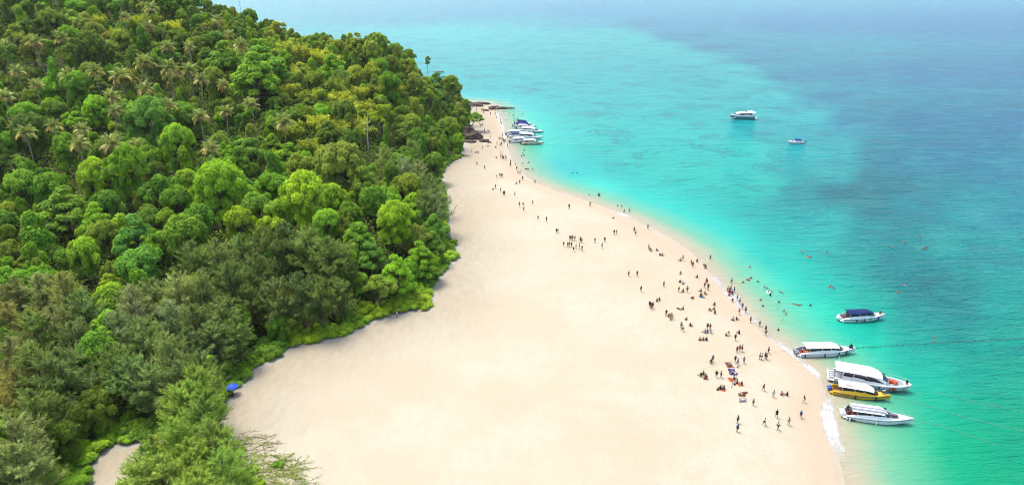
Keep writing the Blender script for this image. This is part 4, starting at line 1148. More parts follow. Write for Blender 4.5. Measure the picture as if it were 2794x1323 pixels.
def speedboat(stern, bow, label, B=3.3, free=1.0, hull=M_WHITE, can=M_WHITE, ct=(.10, .66), engines=3, emat=M_GREYENG, floor=M_SEAT, fend=(.2, .45, .65, .8), fmat=M_FEND, group=None, stripe=M_DARK, stripes=None, lower=None, detail=True, wing=True, czo=0.0, name='speedboat'):
    o, L = boat_root(name, stern, bow); H = Hull(L, B, free); hl = H.build(o, hull, hull if hull is not M_NAVY else M_WHITE, floor)
    H.strip('rub_rail', o, stripe, .0, .985, .67, .79)
    if lower: H.strip('boot_stripe', o, lower, .0, .95, .02, .25)
    ze = free + 1.35 + czo
    canopy(o, H, ct[0], ct[1], .88, ze, ze + .42, can, stripes=stripes)
    # raised coaming sweeping up from the stern
    if wing:
        m = MB()
        for sg in (1, -1):
            P = []; Q = []
            for i in range(13):
                t = .0 + .80 * i / 12; q = H.side(t, 1); hh = (.55 * math.sin(min(1, t / .34) * math.pi / 2) * (1 - sstep(.52, .80, t)) + .02); P.append([(q[0] - .0, (q[1] + .06) * sg, q[2] + .05), (q[0] + hh * .35, (q[1] + .20) * sg, q[2] + .07 + hh)]); Q.append([(P[-1][1][0], P[-1][1][1] + .08 * sg, P[-1][1][2]), (P[-1][0][0], P[-1][0][1] + .2 * sg, P[-1][0][2])])
            R = [a + b for a, b in zip(P, Q)]
            m.grid(R if sg > 0 else [r[::-1] for r in R])
        m.build('side_coaming', hull if hull is not M_NAVY else M_WHITE, o)
    for sg in (1, -1):
        for t in (.14, .36, .52):
            q = H.side(t, 1); MB().tube([(q[0] + .5, (q[1] + .22) * sg, q[2] + .1), (q[0] - .1, (q[1] + .32) * sg, ze - .0)], .055, 5).build('canopy_post', M_WHITE, o)
        # dark panes painting the shade inside open sides; window band on the yellow boat
        m = MB(); P = []
        for i in range(11):
            t = .17 + .46 * i / 10; q = H.side(t, 1); P.append([(q[0], (q[1] + .34) * sg, q[2] + .42), (q[0], (q[1] + .40) * sg, ze - .04)])
        m.grid(P if sg > 0 else [r[::-1] for r in P]).build('side_shade_pane', m_glass, o)
    tw = ct[1] - .01; q = H.side(tw, 1); q2 = H.side(tw + .075, 1)
    MB().grid([[(H.x(tw), -.36 * B, ze - .42), (H.x(tw) + .1, 0, ze - .02), (H.x(tw), .36 * B, ze - .42)], [(q2[0], q2[1] + .36, q2[2] + .10), (q2[0] + .35, 0, q2[2] + .12), (q2[0], -q2[1] - .36, q2[2] + .10)]]).build('windshield', m_glass, o)
    if detail:
        for i in range(5):
            t = .20 + .085 * i; w = 2 * H.hb(t) - .95
            MB().box((H.x(t), 0, .58), (.5, w, .42)).box((H.x(t) - .24, 0, .95), (.10, w, .42)).build('bench', M_SEAT, o)
        m = MB().box((H.x(.74), 0, .62), (.9, H.hb(.74) * 1.1, .5), 0, .9); m.build('bow_seat', M_CUSH if hull is not M_YELLOW else M_SEAT, o)
        m = MB()
        for sg in (1, -1):
            pts = [(H.side(t, 1)[0], (H.side(t, 1)[1] + .06) * sg, H.sheer(t) + .42) for t in (.78, .85, .92, .975)]; m.tube(pts, .022, 4)
            for p_ in pts: m.tube([p_, (p_[0], p_[1], p_[2] - .38)], .018, 4)
        m.build('bow_rail', M_STEEL, o)
        MB().box((H.x(.0) - .30, 0, .42), (.6, B * .72, .10)).build('swim_platform', hull if hull is not M_NAVY else M_WHITE, o)
    for i in range(engines): engine(o, H.x(0) - .55, (i - (engines - 1) / 2) * .62, emat)
    for t in fend: fender(o, H, t, fmat)
    tag(o, label, 'speedboat', group); return o, H, hl

def catamaran(stern, bow, label, B=4.6, free=1.35, hull=M_WHITE, group=None, engines=4, roofz=2.0, fly=False, platform=True, kx=1.0):
    o, L = boat_root('passenger_catamaran', stern, bow); H = Hull(L, B, free, True); hl = H.build(o, hull, M_WHITE, M_GREYDECK, .7, .93)
    H.strip('rub_rail', o, M_DARK if hull is M_WHITE else M_WHITE, 0, .985, .72, .77)
    ze = free + roofz; t0, t1 = .07, .66
    def wall(t, f, sg):
        q = H.side(t, 1); zt = ze - .05 - .9 * max(0, (t / kx - .52) / .16) ** 1.6; return (q[0], (q[1] + .22 + .34 * f) * sg, q[2] + .05 + (zt - q[2] - .05) * f)
    for sg in (1, -1):
        m = MB(); P = [[wall((.10 + .58 * i / 16) * kx, f, sg) for f in (0, .5, 1)] for i in range(17)]
        m.grid(P if sg > 0 else [r[::-1] for r in P]).build('cabin_side', M_WHITE, o)
        for a, b, lo, hi in ((.11, .235, lambda s: .42, lambda s: .94), (.245, .44, lambda s: .40 + .10 * (1 - s), lambda s: .90 - .28 * s ** 2), (.40, .655, lambda s: .30 + .05 * s, lambda s: .86 - .5 * s ** 1.5)):
            P = []
            for i in range(9):
                s = i / 8; t = (a + (b - a) * s) * kx; u_ = lo(s); v_ = max(u_ + .03, hi(s)); pa, pb = wall(t + .02 * 0, u_, sg), wall(t + .02, v_, sg); P.append([(pa[0], pa[1] - .025 * sg, pa[2]), (pb[0], pb[1] - .025 * sg, pb[2])])
            MB().grid(P if sg > 0 else [r[::-1] for r in P]).build('window', m_glass, o)
    canopy(o, H, .0, .63 * kx, .93, ze, ze + .38, M_WHITE, .3, 'roof', .10, .75)
    q = H.side(.70, 1)
    MB().grid([[(H.x(.60 * kx), -.33 * B, ze - .55), (H.x(.635 * kx), 0, ze - .35), (H.x(.60 * kx), .33 * B, ze - .55)], [(H.x(.685 * kx), -.38 * B, free + .75), (H.x(.725 * kx), 0, free + .80), (H.x(.685 * kx), .38 * B, free + .75)]]).build('windshield', m_glass, o)
    MB().grid([[(H.x(.683 * kx), -.40 * B, free + .76), (H.x(.723 * kx), 0, free + .81), (H.x(.683 * kx), .40 * B, free + .76)], [(H.x(.70 * kx), -.42 * B, .7), (H.x(.745 * kx), 0, .7), (H.x(.70 * kx), .42 * B, .7)]]).build('cabin_front', M_WHITE, o)
    m = MB()
    for sg in (1, -1):
        pts = [(H.side(t, 1)[0], (H.side(t, 1)[1] + .06) * sg, H.sheer(t) + .75) for t in (.72, .80, .87, .93, .98)]; m.tube(pts, .03, 4)
        for p_ in pts: m.tube([p_, (p_[0], p_[1], p_[2] - .7)], .022, 4)
    m.build('bow_rail', M_STEEL, o)
    if platform:
        MB().box((H.x(0) - .65, 0, .62), (1.3, B * .86, .14)).box((H.x(0) - 1.22, 0, .90), (.12, B * .86, .7)).build('stern_platform', M_WHITE, o)
    for i in range(engines): engine(o, H.x(0) - .45, (i - (engines - 1) / 2) * .8, M_paint('engine_white', (.35, .36, .37)))
    if fly:
        MB().box((H.x(.20), 0, ze + .62), (L * .22, B * .6, .10), 0, .92).build('flybridge_roof', M_WHITE, o)
        MB().box((H.x(.36), 0, ze + .55), (.9, B * .6, .5), 0, .7).build('flybridge_console', m_glass, o)
        for sg in (1, -1): MB().tube([(H.x(.12), sg * B * .3, ze + .2), (H.x(.08), sg * B * .3, ze + 1.3)], .07, 5).build('mast_strut', M_WHITE, o)
    else: MB().tube([(H.x(.03), 0, ze + .2), (H.x(.03), 0, ze + 2.6)], .03, 4).build('antenna', M_WHITE, o)
    tag(o, label, 'boat', group); return o, H, hl

NEARG = 'speedboats moored at the near beach'; FARG = 'boats rafted off the far beach'
# 1: blue canopy boat
o1, H1, hl1 = speedboat((2294, 867), (2412, 859), 'white speedboat with dark blue canopy, farthest out of the near boats', B=3.2, free=1.05, can=M_NAVY, ct=(.10, .70), engines=2, emat=M_WHITE, fend=(.30, .47, .83), fmat=M_FENDB, group=NEARG)
fender(o1, H1, .62, plain('fender_green', (.05, .22, .12), .6))
def lettering(text, H, hull_o, t, f, size, mat):
    cu = bpy.data.curves.new('lettering', 'FONT'); cu.body = text; cu.size = size; cu.extrude = .01; cu.shear = .25; cu.materials.append(mat)
    a, b = H.side(t, f), H.side(t + .1, f); ob0 = bpy.data.objects.new('lettering_src', cu); COL.objects.link(ob0); dg = bpy.context.evaluated_depsgraph_get(); me_ = bpy.data.meshes.new_from_object(ob0.evaluated_get(dg)); bpy.data.objects.remove(ob0); ob = link('lettering', me_, hull_o, mat)
    ob.location = (a[0], a[1] - .045, a[2]); ob.rotation_euler = (math.radians(80), 0, math.atan2(b[1] - a[1], b[0] - a[0])); return ob
lettering('Nang  Ao', H1, hl1, .33, .20, .62, M_DARK); lettering('nul', H1, hl1, .08, .15, .42, M_STRIPE)
# 2: white canopy boat at the surf
o2, H2, hl2 = speedboat((2178, 960), (2331, 951), 'long white speedboat with plain white canopy, its stern in the surf', B=3.4, free=1.05, ct=(.08, .70), engines=3, emat=M_GREYENG, fend=(.07, .42, .68, .83), group=NEARG, stripe=M_PALEBL)
# 3: big catamaran
o3, H3, hl3 = catamaran((2274, 1024), (2481, 1056), 'big white passenger boat with swept dark windows behind the yellow boat', B=4.7, group=NEARG)
fender(o3, H3, .60, M_FENDB); fender(o3, H3, .78, M_FENDB); H3.strip('boot_stripe', o3, M_PALEBL, .0, .97, .02, .55)
# 4: yellow boat
o4, H4, hl4 = speedboat((2271, 1060), (2427, 1080), 'yellow speedboat with white roof and two blue engines', B=3.2, free=1.0, hull=M_YELLOW, ct=(.08, .72), engines=2, emat=M_BLUEENG, fend=(.40, .76), group=NEARG, stripe=M_STRIPE)
H4.strip('side_stripe', o4, M_STRIPE, .06, .96, lambda t: .52 + .06 * t, lambda t: .62 + .06 * t, .022)
H4.strip('side_swoosh', o4, plain('swoosh_pink', (.30, .12, .08), .4), .08, .34, lambda t: .12 + .9 * (t - .08), lambda t: .22 + .9 * (t - .08), .022)
c4 = [c for c in o4.children if c.name.startswith('canopy')][0]
for i, (t, y, w, h_, mt) in enumerate([(.22, -.75, .5, .28, M_ORANGE), (.27, -.78, .45, .26, M_REDV), (.315, -.75, .5, .28, M_ORANGE), (.17, -.8, .4, .22, M_STRIPE), (.30, -1.02, 2.2, .07, M_REDV)]):
    MB().box((H4.x(t), y, 2.35 + .42 - .42 * (abs(y) / 1.41) ** 2.6 + .02), (w, h_, .02), 0, .8).build('roof_lettering', mt, c4)
# 5: striped canopy boat
o5, H5, hl5 = speedboat((2306, 1126), (2488, 1144), 'white speedboat with grey striped canopy, nearest to the camera', B=3.5, free=1.1, ct=(.07, .62), engines=3, emat=M_WHITE, fend=(), group=NEARG, stripe=M_STRIPE, stripes=[(1, 3, M_GREYCAN), (4, 6, M_GREYCAN), (7, 8, M_GREYCAN), (10, 11, M_GREYCAN)], czo=-.1)
for i, t in enumerate((.70, .755, .81, .86)):
    for sg in (1, -1): MB().box((H5.x(t), sg * H5.hb(t) * .55, H5.sheer(t) + .02), (.62, .7 - .08 * i, .14), 0, .9).build('cushion', M_CUSH, o5)
H5.strip('stern_swoosh', o5, M_DARK, .03, .16, lambda t: .06, lambda t: .62 - 3.6 * (t - .03), .02)
for t in (.05, .45): fender(o5, H5, t, M_WHITE, 1, .35)
# far raft (detail view: 140 px shown at 1898)
def fr(cx_, cy_): return (1360 + cx_ / 13.557, 320 + cy_ / 13.557)
kw = dict(group=FARG, detail=False, free=.95)
speedboat(fr(640, 215), fr(1230, 235), 'far moored speedboat with dark navy canopy, topmost of the raft', B=2.9, can=M_NAVY, engines=2, fend=(), emat=M_BLKENG, **kw)
speedboat(fr(570, 305), fr(1390, 312), 'far moored speedboat with bright blue canopy, second from the top', B=3.1, can=M_ROYAL, engines=2, fend=(.4,), emat=M_GREYENG, **kw)
speedboat(fr(690, 390), fr(1295, 372), 'small far moored white speedboat tucked under the blue canopied one', B=2.8, engines=2, fend=(), emat=M_BLKENG, **kw)
speedboat(fr(800, 470), fr(1680, 505), 'far moored speedboat with white canopy and navy lower hull', B=3.2, engines=2, fend=(.4, .6), lower=M_NAVY, **kw)
speedboat(fr(310, 610), fr(1060, 560), 'far moored white canopied speedboat with its stern nearest the sand', B=3.2, engines=3, fend=(), emat=M_BLKENG, **kw)
speedboat(fr(380, 690), fr(1130, 650), 'far moored speedboat with mid blue canopy, in the middle of the raft', B=3.2, can=plain('mid_blue_canvas', (.01, .045, .14), .8), engines=2, fend=(.45,), **kw)
catamaran(fr(800, 720), fr(1610, 730), 'far white passenger boat with a high cabin, seaward in the raft', B=4.0, free=1.1, roofz=1.7, group=FARG, engines=2, platform=False)
speedboat(fr(450, 890), fr(1240, 830), 'far moored all white speedboat behind the nearest of the raft', B=3.2, engines=2, fend=(.5,), emat=M_BLUEENG, **kw)
speedboat(fr(860, 955), fr(1665, 915), 'far moored speedboat with cream hull, nearest of the raft', B=3.0, hull=M_paint('cream', (.45, .40, .28)), can=M_WHITE, engines=2, fend=(.2, .45, .7), emat=M_BLKENG, stripe=M_STRIPE, **kw)
# 6: ferry under way, 7: small boat
o6, H6, hl6 = catamaran((2058, 322), (1992, 319), 'white ferry boat with teal hull cruising far out', B=4.6, free=1.8, hull=M_TEALHULL, roofz=2.0, engines=0, fly=True, kx=1.2)
o7, H7, hl7 = speedboat((2193, 388), (2150, 386), 'small white motorboat with blue canvas top, anchored alone far out', B=2.6, free=.95, can=M_ROYAL, ct=(.25, .62), engines=1, emat=M_BLKENG, fend=(), detail=False, czo=-.3)

# wash behind the ferry
q = ground(2085, 320, 0); m = MB(); m.grid([[(q[0] + a, q[1] + b * (1.2 - abs(a) / 9), .03) for b in (-1, 0, 1)] for a in np.linspace(-7, 8, 12)])
me = m.mesh('boat_wash'); vert_attr(me, 'foam', [.0 if (i % 3) != 1 else .8 for i in range(len(me.vertices))])
tag(link('boat_wash', me, None, m_foam), 'white wash trailing behind the far ferry', kind='stuff')

# orange life jackets on the catamaran's foredeck
M3 = o3.matrix_basis.copy(); M3 = Matrix.Translation(o3.location) @ Matrix.Rotation(o3.rotation_euler[2], 4, 'Z')
def vest_mesh():
    m = MB(); m.lathe((0, 0, 0), [(.12, 0), (.36, .08), (.40, .26), (.30, .46), (.10, .54)], 9); m.lathe((.28, .1, .0), [(.1, 0), (.24, .06), (.25, .22), (.1, .36)], 8); return m.mesh('life_jackets', True)
VEST = vest_mesh(); VEST.materials.append(M_ORANGE)
for i, (t, y, w) in enumerate([(.745, .30, 'by the windshield, far side'), (.775, .31, 'far side, second from the windshield'), (.805, .28, 'far side, third from the windshield'), (.83, .24, 'far side, nearest the bow'), (.745, -.36, 'by the windshield, near side'), (.772, -.34, 'near side, in the middle'), (.80, -.31, 'near side, nearest the bow')]):
    v_ = link('life_jackets', VEST); v_.location = M3 @ Vector((H3.x(t), y * H3.B, .71)); v_.rotation_euler = (0, 0, i * 1.3); v_.scale = (1.15, 1.15, 1.3)
    tag(v_, 'orange life jacket heap on big boat foredeck, ' + w, 'life jacket', 'life jackets on the foredeck')
# dark pyramid marker on boat 2's bow, bags at its stern
M2 = Matrix.Translation(o2.location) @ Matrix.Rotation(o2.rotation_euler[2], 4, 'Z')
v_ = MB().add([(-.5, -.4, 0), (.5, -.4, 0), (.4, .4, 0), (-.4, .4, 0), (.05, 0, 1.25)], [(3, 2, 1, 0), (0, 1, 4), (1, 2, 4), (2, 3, 4), (3, 0, 4)]).build('folded_canvas', M_FEND); v_.location = M2 @ Vector((H2.x(.93), 0, H2.sheer(.93) + .12)); tag(v_, 'dark pointed canvas cover on the bow of the white canopied boat', 'cover')
for nm, mt, t, y, lb in (('life_jackets', M_ORANGE, .085, -.9, 'orange'), ('life_jackets', plain('yellow_fabric', (.42, .27, .02), .8), .125, -.95, 'yellow'), ('life_jackets', M_REDV, .05, -.2, 'red')):
    me = VEST.copy(); me.materials.clear(); me.materials.append(mt); v_ = link(nm, me); v_.location = M2 @ Vector((H2.x(t), y, .95 if lb != 'red' else .40)); v_.scale = (1.1, 1.1, 1.2); tag(v_, f'{lb} life jacket heap at the stern of the white canopied boat', 'life jacket')

# ropes with floats
def buoy_line(px, label, floats, rope=M_ROPE, rad=.05, fr_=.22, z=.06, fcols=None):
    P = smooth_poly([ground(u, v, z)[:2] for u, v in px], 2); o = link('buoy_line', None); o.location = (P[0][0], P[0][1], 0)
    pts = [(p_[0] - P[0][0], p_[1] - P[0][1], z + .0) for p_ in P]; MB().tube(pts, rad, 5).build('rope', rope, o)
    A = np.array(pts); arc = np.concatenate([[0], np.cumsum(np.linalg.norm(np.diff(A[:, :2], axis=0), axis=1))])
    fm = [MB().lathe((0, 0, 0), [(.03, -fr_ * .6), (fr_ * .8, -fr_ * .35), (fr_, 0), (fr_ * .8, fr_ * .4), (.04, fr_ * .7)], 8).mesh('float', True) for _ in (fcols or [1])]
    for me, c_ in zip(fm, fcols or [M_DARK]): me.materials.append(c_)
    for i in range(floats):
        s = arc[-1] * (i + .5) / floats; f_ = link('float', fm[i % len(fm)], o); f_.location = (np.interp(s, arc, A[:, 0]), np.interp(s, arc, A[:, 1]), z + .05)
    tag(o, label, 'rope'); return o
M_FLB = plain('float_brown', (.12, .05, .03), .6)
buoy_line([(2332, 949), (2420, 944), (2560, 935), (2680, 929), (2850, 922)], 'dark rope with small floats running right from the white canopied boat', 34, M_ROPED, .03, .15, fcols=[M_DARK, M_DARK, M_FLB])
buoy_line([(2430, 1080), (2520, 1104), (2640, 1140), (2760, 1168), (2880, 1195)], 'pale mooring rope running right from the yellow boat', 6, M_ROPE, .03, .08, fcols=[M_FLB])
buoy_line([(2490, 1144), (2560, 1160), (2640, 1186), (2720, 1213)], 'pale mooring rope running right from the striped canopy boat', 3, M_ROPE, .03, .08, fcols=[M_ROPE])
buoy_line([(2560, 1070), (2660, 1098), (2790, 1122), (2900, 1146)], 'faint pale rope in open water above the mooring ropes', 3, M_ROPE, .025, .06, fcols=[M_ROPE])
buoy_line([(1490, 396), (1640, 398), (1800, 397), (1970, 395), (2148, 388)], 'dotted swimming area line between the far raft and the small motorboat', 60, M_ROPED, .015, .16)
buoy_line([(2755, 590), (2775, 625), (2790, 650), (2820, 690)], 'short buoy line at the right edge of the open water', 7, M_ROPED, .02, .22, fcols=[M_FLB, M_DARK])
# orange marker stick on the line
q = ground(2546, 932, 0); o = link('marker_buoy', None); o.location = (q[0], q[1], 0); MB().tube([(0, 0, -.4), (.15, 0, 1.6)], .10, 6).build('stick', plain('marker_orange', (.35, .10, .05), .6), o); MB().lathe((0, 0, 0), [(.05, -.2), (.28, -.08), (.28, .1), (.05, .22)], 8).build('float', M_FLB, o)
tag(o, 'orange marker stick floating beside the dark float rope', 'buoy')
# floating green board
q = ground(1850 + 1550 * .10655, 680 + 850 * .10655, 0); v_ = MB().add([(-1.0, 0, .04), (-.6, -.28, .04), (.5, -.28, .04), (.95, 0, .06), (.5, .28, .04), (-.6, .28, .04)] + [(-.95, 0, .12), (-.6, -.24, .12), (.5, -.24, .12), (.9, 0, .15), (.5, .24, .12), (-.6, .24, .12)], [(5, 4, 3, 2, 1, 0), (6, 7, 8, 9, 10, 11)] + [(i, (i + 1) % 6, (i + 1) % 6 + 6, i + 6) for i in range(6)]).build('float_board', plain('float_green', (.22, .32, .05), .6)); v_.location = (q[0], q[1], 0); v_.rotation_euler = (0, 0, -.3); tag(v_, 'yellow green swimming board floating in the shallows', 'board')
# ------------------------------------------------------------------ people
def skin(verts, edges, radii, root, name, mat, sub=1):
    me = bpy.data.meshes.new(name + '_src'); me.from_pydata(verts, edges, [])
    ob = bpy.data.objects.new(name + '_src', me); COL.objects.link(ob)
    ob.modifiers.new('skin', 'SKIN')
    lay = me.skin_vertices[0].data if len(me.skin_vertices) else None
    if lay is None:
        bm = bmesh.new(); bm.from_mesh(me); bm.verts.layers.skin.verify(); bm.to_mesh(me); bm.free(); lay = me.skin_vertices[0].data
    for i, r in enumerate(radii): lay[i].radius = (r if hasattr(r, '__len__') else (r, r)); lay[i].use_root = (i == root)
    s = ob.modifiers.new('sub', 'SUBSURF'); s.levels = sub; s.render_levels = sub
    dg = bpy.context.evaluated_depsgraph_get(); dg.update()
    res = bpy.data.meshes.new_from_object(ob.evaluated_get(dg)); res.name = name
    bpy.data.objects.remove(ob); bpy.data.meshes.remove(me)
    res.materials.clear(); res.materials.append(mat); res.polygons.foreach_set('use_smooth', np.ones(len(res.polygons), bool)); return res

def pose(**k):
    """joint positions of a standing adult, feet at z=0, facing -y; keys override"""
    J = dict(pel=(0, 0, .96), spn=(0, 0, 1.15), chs=(0, .0, 1.34), nck=(0, 0, 1.48), hd0=(0, -.01, 1.56), hd1=(0, -.015, 1.65), hd2=(0, 0, 1.73), nose=(0, -.125, 1.61),
             shL=(.19, 0, 1.41), elL=(.25, .03, 1.14), wrL=(.26, -.06, .90), shR=(-.19, 0, 1.41), elR=(-.25, .03, 1.14), wrR=(-.26, -.06, .90),
             hpL=(.10, 0, .90), knL=(.11, -.02, .50), anL=(.11, .02, .08), toL=(.13, -.15, .03), hpR=(-.10, 0, .90), knR=(-.11, -.02, .50), anR=(-.11, .02, .08), toR=(-.13, -.15, .03))
    J.update(k); return {a: np.array(b, float) for a, b in J.items()}
RAD = dict(pel=(.16, .12), spn=(.14, .10), chs=(.17, .115), nck=.055, hd0=.078, hd1=.098, hd2=.06, nose=.016, shL=.07, shR=.07, elL=.046, elR=.046, wrL=.033, wrR=.033, hpL=.095, hpR=.095, knL=.062, knR=.062, anL=.042, anR=.042, toL=.04, toR=.04)
ED = [('pel', 'spn'), ('spn', 'chs'), ('chs', 'nck'), ('nck', 'hd0'), ('hd0', 'hd1'), ('hd1', 'hd2'), ('hd0', 'nose'), ('chs', 'shL'), ('shL', 'elL'), ('elL', 'wrL'), ('chs', 'shR'), ('shR', 'elR'), ('elR', 'wrR'),
      ('pel', 'hpL'), ('hpL', 'knL'), ('knL', 'anL'), ('anL', 'toL'), ('pel', 'hpR'), ('hpR', 'knR'), ('knR', 'anR'), ('anR', 'toR')]
M_SKIN = objcol('skin', .7, .12, shade=False); M_CLOTH = objcol('cloth', .9, .05, shade=False); M_HAIR = plain('hair', (.012, .009, .007), .6, .3, .3, 20)

def make_pose(J):
    nm = list(J); V = [J[n] for n in nm]; R = [RAD[n] for n in nm]; E = [(nm.index(a), nm.index(b)) for a, b in ED]
    for s, sg in (('L', 1), ('R', -1)):            # hands: palm and five fingers
        w = J['wr' + s]; d = w - J['el' + s]; d /= np.linalg.norm(d); side = np.cross(d, [0, 0, 1.0]); side = side / (np.linalg.norm(side) + 1e-6) if np.linalg.norm(side) > .1 else np.array([1.0, 0, 0])
        pi = len(V); V.append(w + d * .07); R.append((.038, .022)); E.append((nm.index('wr' + s), pi))
        for f in range(4):
            ln = (.062, .075, .07, .055)[f]; o_ = side * (.027 - .018 * f); a = len(V); V += [w + d * .105 + o_, w + d * (.105 + ln) + o_ * 1.15 + np.array([0, -.012, -.006])]; R += [.010, .008]; E += [(pi, a), (a, a + 1)]
        a = len(V); V += [w + d * .06 + side * .05, w + d * .095 + side * .075]; R += [.011, .009]; E += [(pi, a), (a, a + 1)]
    body = skin(V, E, R, nm.index('pel'), 'person', M_SKIN)
    def sub(names, ed, rad, nme, extra=()):
        vv = [J[n] if isinstance(n, str) else n for n in names]
        return skin(vv, ed, rad, 0, nme, M_CLOTH)
    mL, mR = J['shL'] * .35 + J['elL'] * .65, J['shR'] * .35 + J['elR'] * .65
    shirt = sub(['pel', 'spn', 'chs', 'shL', mL, 'shR', mR], [(0, 1), (1, 2), (2, 3), (3, 4), (2, 5), (5, 6)], [(.178, .14), (.165, .125), (.19, .135), .092, .075, .092, .075], 'shirt')
    kL, kR = J['hpL'] * .3 + J['knL'] * .7, J['hpR'] * .3 + J['knR'] * .7
    shorts = sub(['pel', 'hpL', kL, 'hpR', kR], [(0, 1), (1, 2), (0, 3), (3, 4)], [(.185, .145), .118, .10, .118, .10], 'shorts')
    up = J['hd2'] - J['hd0']; up /= np.linalg.norm(up); c = J['hd1']; fw = J['nose'] - J['hd0']; fw /= np.linalg.norm(fw); rt = np.cross(up, fw); P = []
    for i in range(6):
        th = math.pi * .62 * i / 5; row = []
        for j in range(11):
            ph = 2 * math.pi * j / 10; back = .5 - .5 * math.cos(ph); tt = th * (.62 + .38 * back); r_ = .118
            row.append(c + up * (.015 + r_ * 1.06 * math.cos(tt)) + (fw * math.cos(ph) + rt * math.sin(ph)) * r_ * math.sin(tt))
        P.append(row)
    hair = MB().grid(P).mesh('hair', True); hair.materials.append(M_HAIR)
    return body, shirt, shorts, hair
sit_legs = dict(pel=(0, .1, .14), spn=(0, .14, .33), chs=(0, .13, .53), nck=(0, .11, .67), hd0=(0, .09, .75), hd1=(0, .08, .84), hd2=(0, .09, .92), nose=(0, -.03, .80), shL=(.19, .13, .60), shR=(-.19, .13, .60), elL=(.26, -.02, .38), elR=(-.26, -.02, .38), wrL=(.16, -.26, .42), wrR=(-.16, -.26, .42),
                hpL=(.10, .06, .13), hpR=(-.10, .06, .13), knL=(.15, -.34, .46), knR=(-.15, -.34, .46), anL=(.13, -.58, .09), anR=(-.13, -.58, .09), toL=(.14, -.74, .04), toR=(-.14, -.74, .04))
lie = dict(pel=(0, 0, .15), spn=(0, .2, .15), chs=(0, .40, .15), nck=(0, .54, .16), hd0=(0, .62, .17), hd1=(0, .71, .17), hd2=(0, .79, .16), nose=(0, .66, .29), shL=(.19, .46, .14), shR=(-.19, .46, .14), elL=(.30, .22, .10), elR=(-.34, .62, .10), wrL=(.27, -.02, .08), wrR=(-.18, .82, .10),
           hpL=(.10, -.06, .13), hpR=(-.10, -.06, .13), knL=(.13, -.48, .18), knR=(-.12, -.46, .30), anL=(.14, -.88, .07), anR=(-.13, -.80, .08), toL=(.16, -.98, .16), toR=(-.14, -.94, .10))
POSES = {
 'S': make_pose(pose()),
 'S2': make_pose(pose(elL=(.30, .02, 1.16), wrL=(.10, -.22, 1.22), elR=(-.27, .04, 1.15), wrR=(-.16, -.10, .98), knR=(-.13, -.06, .50), anR=(-.15, .02, .08), toR=(-.2, -.14, .03))),
 'W': make_pose(pose(knL=(.10, -.20, .52), anL=(.10, -.30, .12), toL=(.10, -.46, .08), knR=(-.10, .05, .50), anR=(-.10, .36, .14), toR=(-.10, .24, .03), elL=(.25, .14, 1.15), wrL=(.24, .20, .92), elR=(-.25, -.06, 1.15), wrR=(-.22, -.26, .98), chs=(0, -.04, 1.34), nck=(0, -.05, 1.48), hd0=(0, -.07, 1.56), hd1=(0, -.075, 1.65), hd2=(0, -.06, 1.73), nose=(0, -.185, 1.61), shL=(.19, -.03, 1.41), shR=(-.19, -.03, 1.41))),
 'A': make_pose(pose(elL=(.48, 0, 1.42), wrL=(.74, -.02, 1.46), elR=(-.48, 0, 1.42), wrR=(-.74, -.02, 1.46), knL=(.17, -.02, .5), anL=(.22, .02, .08), toL=(.26, -.14, .03), knR=(-.17, -.02, .5), anR=(-.22, .02, .08), toR=(-.26, -.14, .03))),
 'B': make_pose(pose(pel=(0, .14, .90), spn=(0, -.02, 1.0), chs=(0, -.22, 1.02), nck=(0, -.36, 1.0), hd0=(0, -.44, .98), hd1=(0, -.52, .97), hd2=(0, -.60, .95), nose=(0, -.46, .85), shL=(.19, -.28, .98), shR=(-.19, -.28, .98), elL=(.2, -.36, .70), elR=(-.2, -.36, .70), wrL=(.12, -.44, .45), wrR=(-.12, -.44, .45), hpL=(.10, .12, .84), hpR=(-.10, .12, .84), knL=(.12, .02, .46), knR=(-.12, .02, .46), anL=(.12, .06, .08), anR=(-.12, .06, .08), toL=(.13, -.10, .03), toR=(-.13, -.10, .03))),
 'T': make_pose(pose(**sit_legs)),
 'T2': make_pose(pose(**{**sit_legs, 'knL': (.2, -.36, .16), 'knR': (-.22, -.32, .20), 'anL': (.02, -.62, .07), 'anR': (-.02, -.52, .09), 'toL': (-.02, -.76, .05), 'toR': (.04, -.66, .05), 'spn': (0, .2, .32), 'elL': (.26, .30, .36), 'wrL': (.30, .36, .10)})),
 'L': make_pose(pose(**lie)),
 'K': make_pose(pose(pel=(0, .06, .42), spn=(0, .02, .60), chs=(0, -.06, .78), nck=(0, -.10, .91), hd0=(0, -.14, .99), hd1=(0, -.16, 1.08), hd2=(0, -.15, 1.16), nose=(0, -.27, 1.03), shL=(.19, -.07, .85), shR=(-.19, -.07, .85), elL=(.24, -.28, .64), elR=(-.24, -.28, .64), wrL=(.14, -.48, .50), wrR=(-.14, -.48, .50), hpL=(.11, .04, .38), hpR=(-.11, .04, .38), knL=(.2, -.34, .46), knR=(-.2, -.34, .46), anL=(.16, -.06, .09), anR=(-.16, -.06, .09), toL=(.18, -.24, .03), toR=(-.18, -.24, .03))),
 'N': make_pose(pose(elL=(.36, -.18, 1.26), wrL=(.30, -.42, 1.28), elR=(-.36, -.18, 1.26), wrR=(-.30, -.42, 1.28))),
}
jl = {k: (v[0], v[1], v[2] - .15) for k, v in lie.items()}
POSES['J'] = make_pose(pose(**{**jl, 'hd0': (0, .62, .08), 'hd1': (0, .69, .14), 'hd2': (0, .74, .20), 'nose': (0, .72, .0), 'elL': (.46, .52, .02), 'wrL': (.5, .75, .0), 'elR': (-.46, .52, .02), 'wrR': (-.5, .75, .0)}))
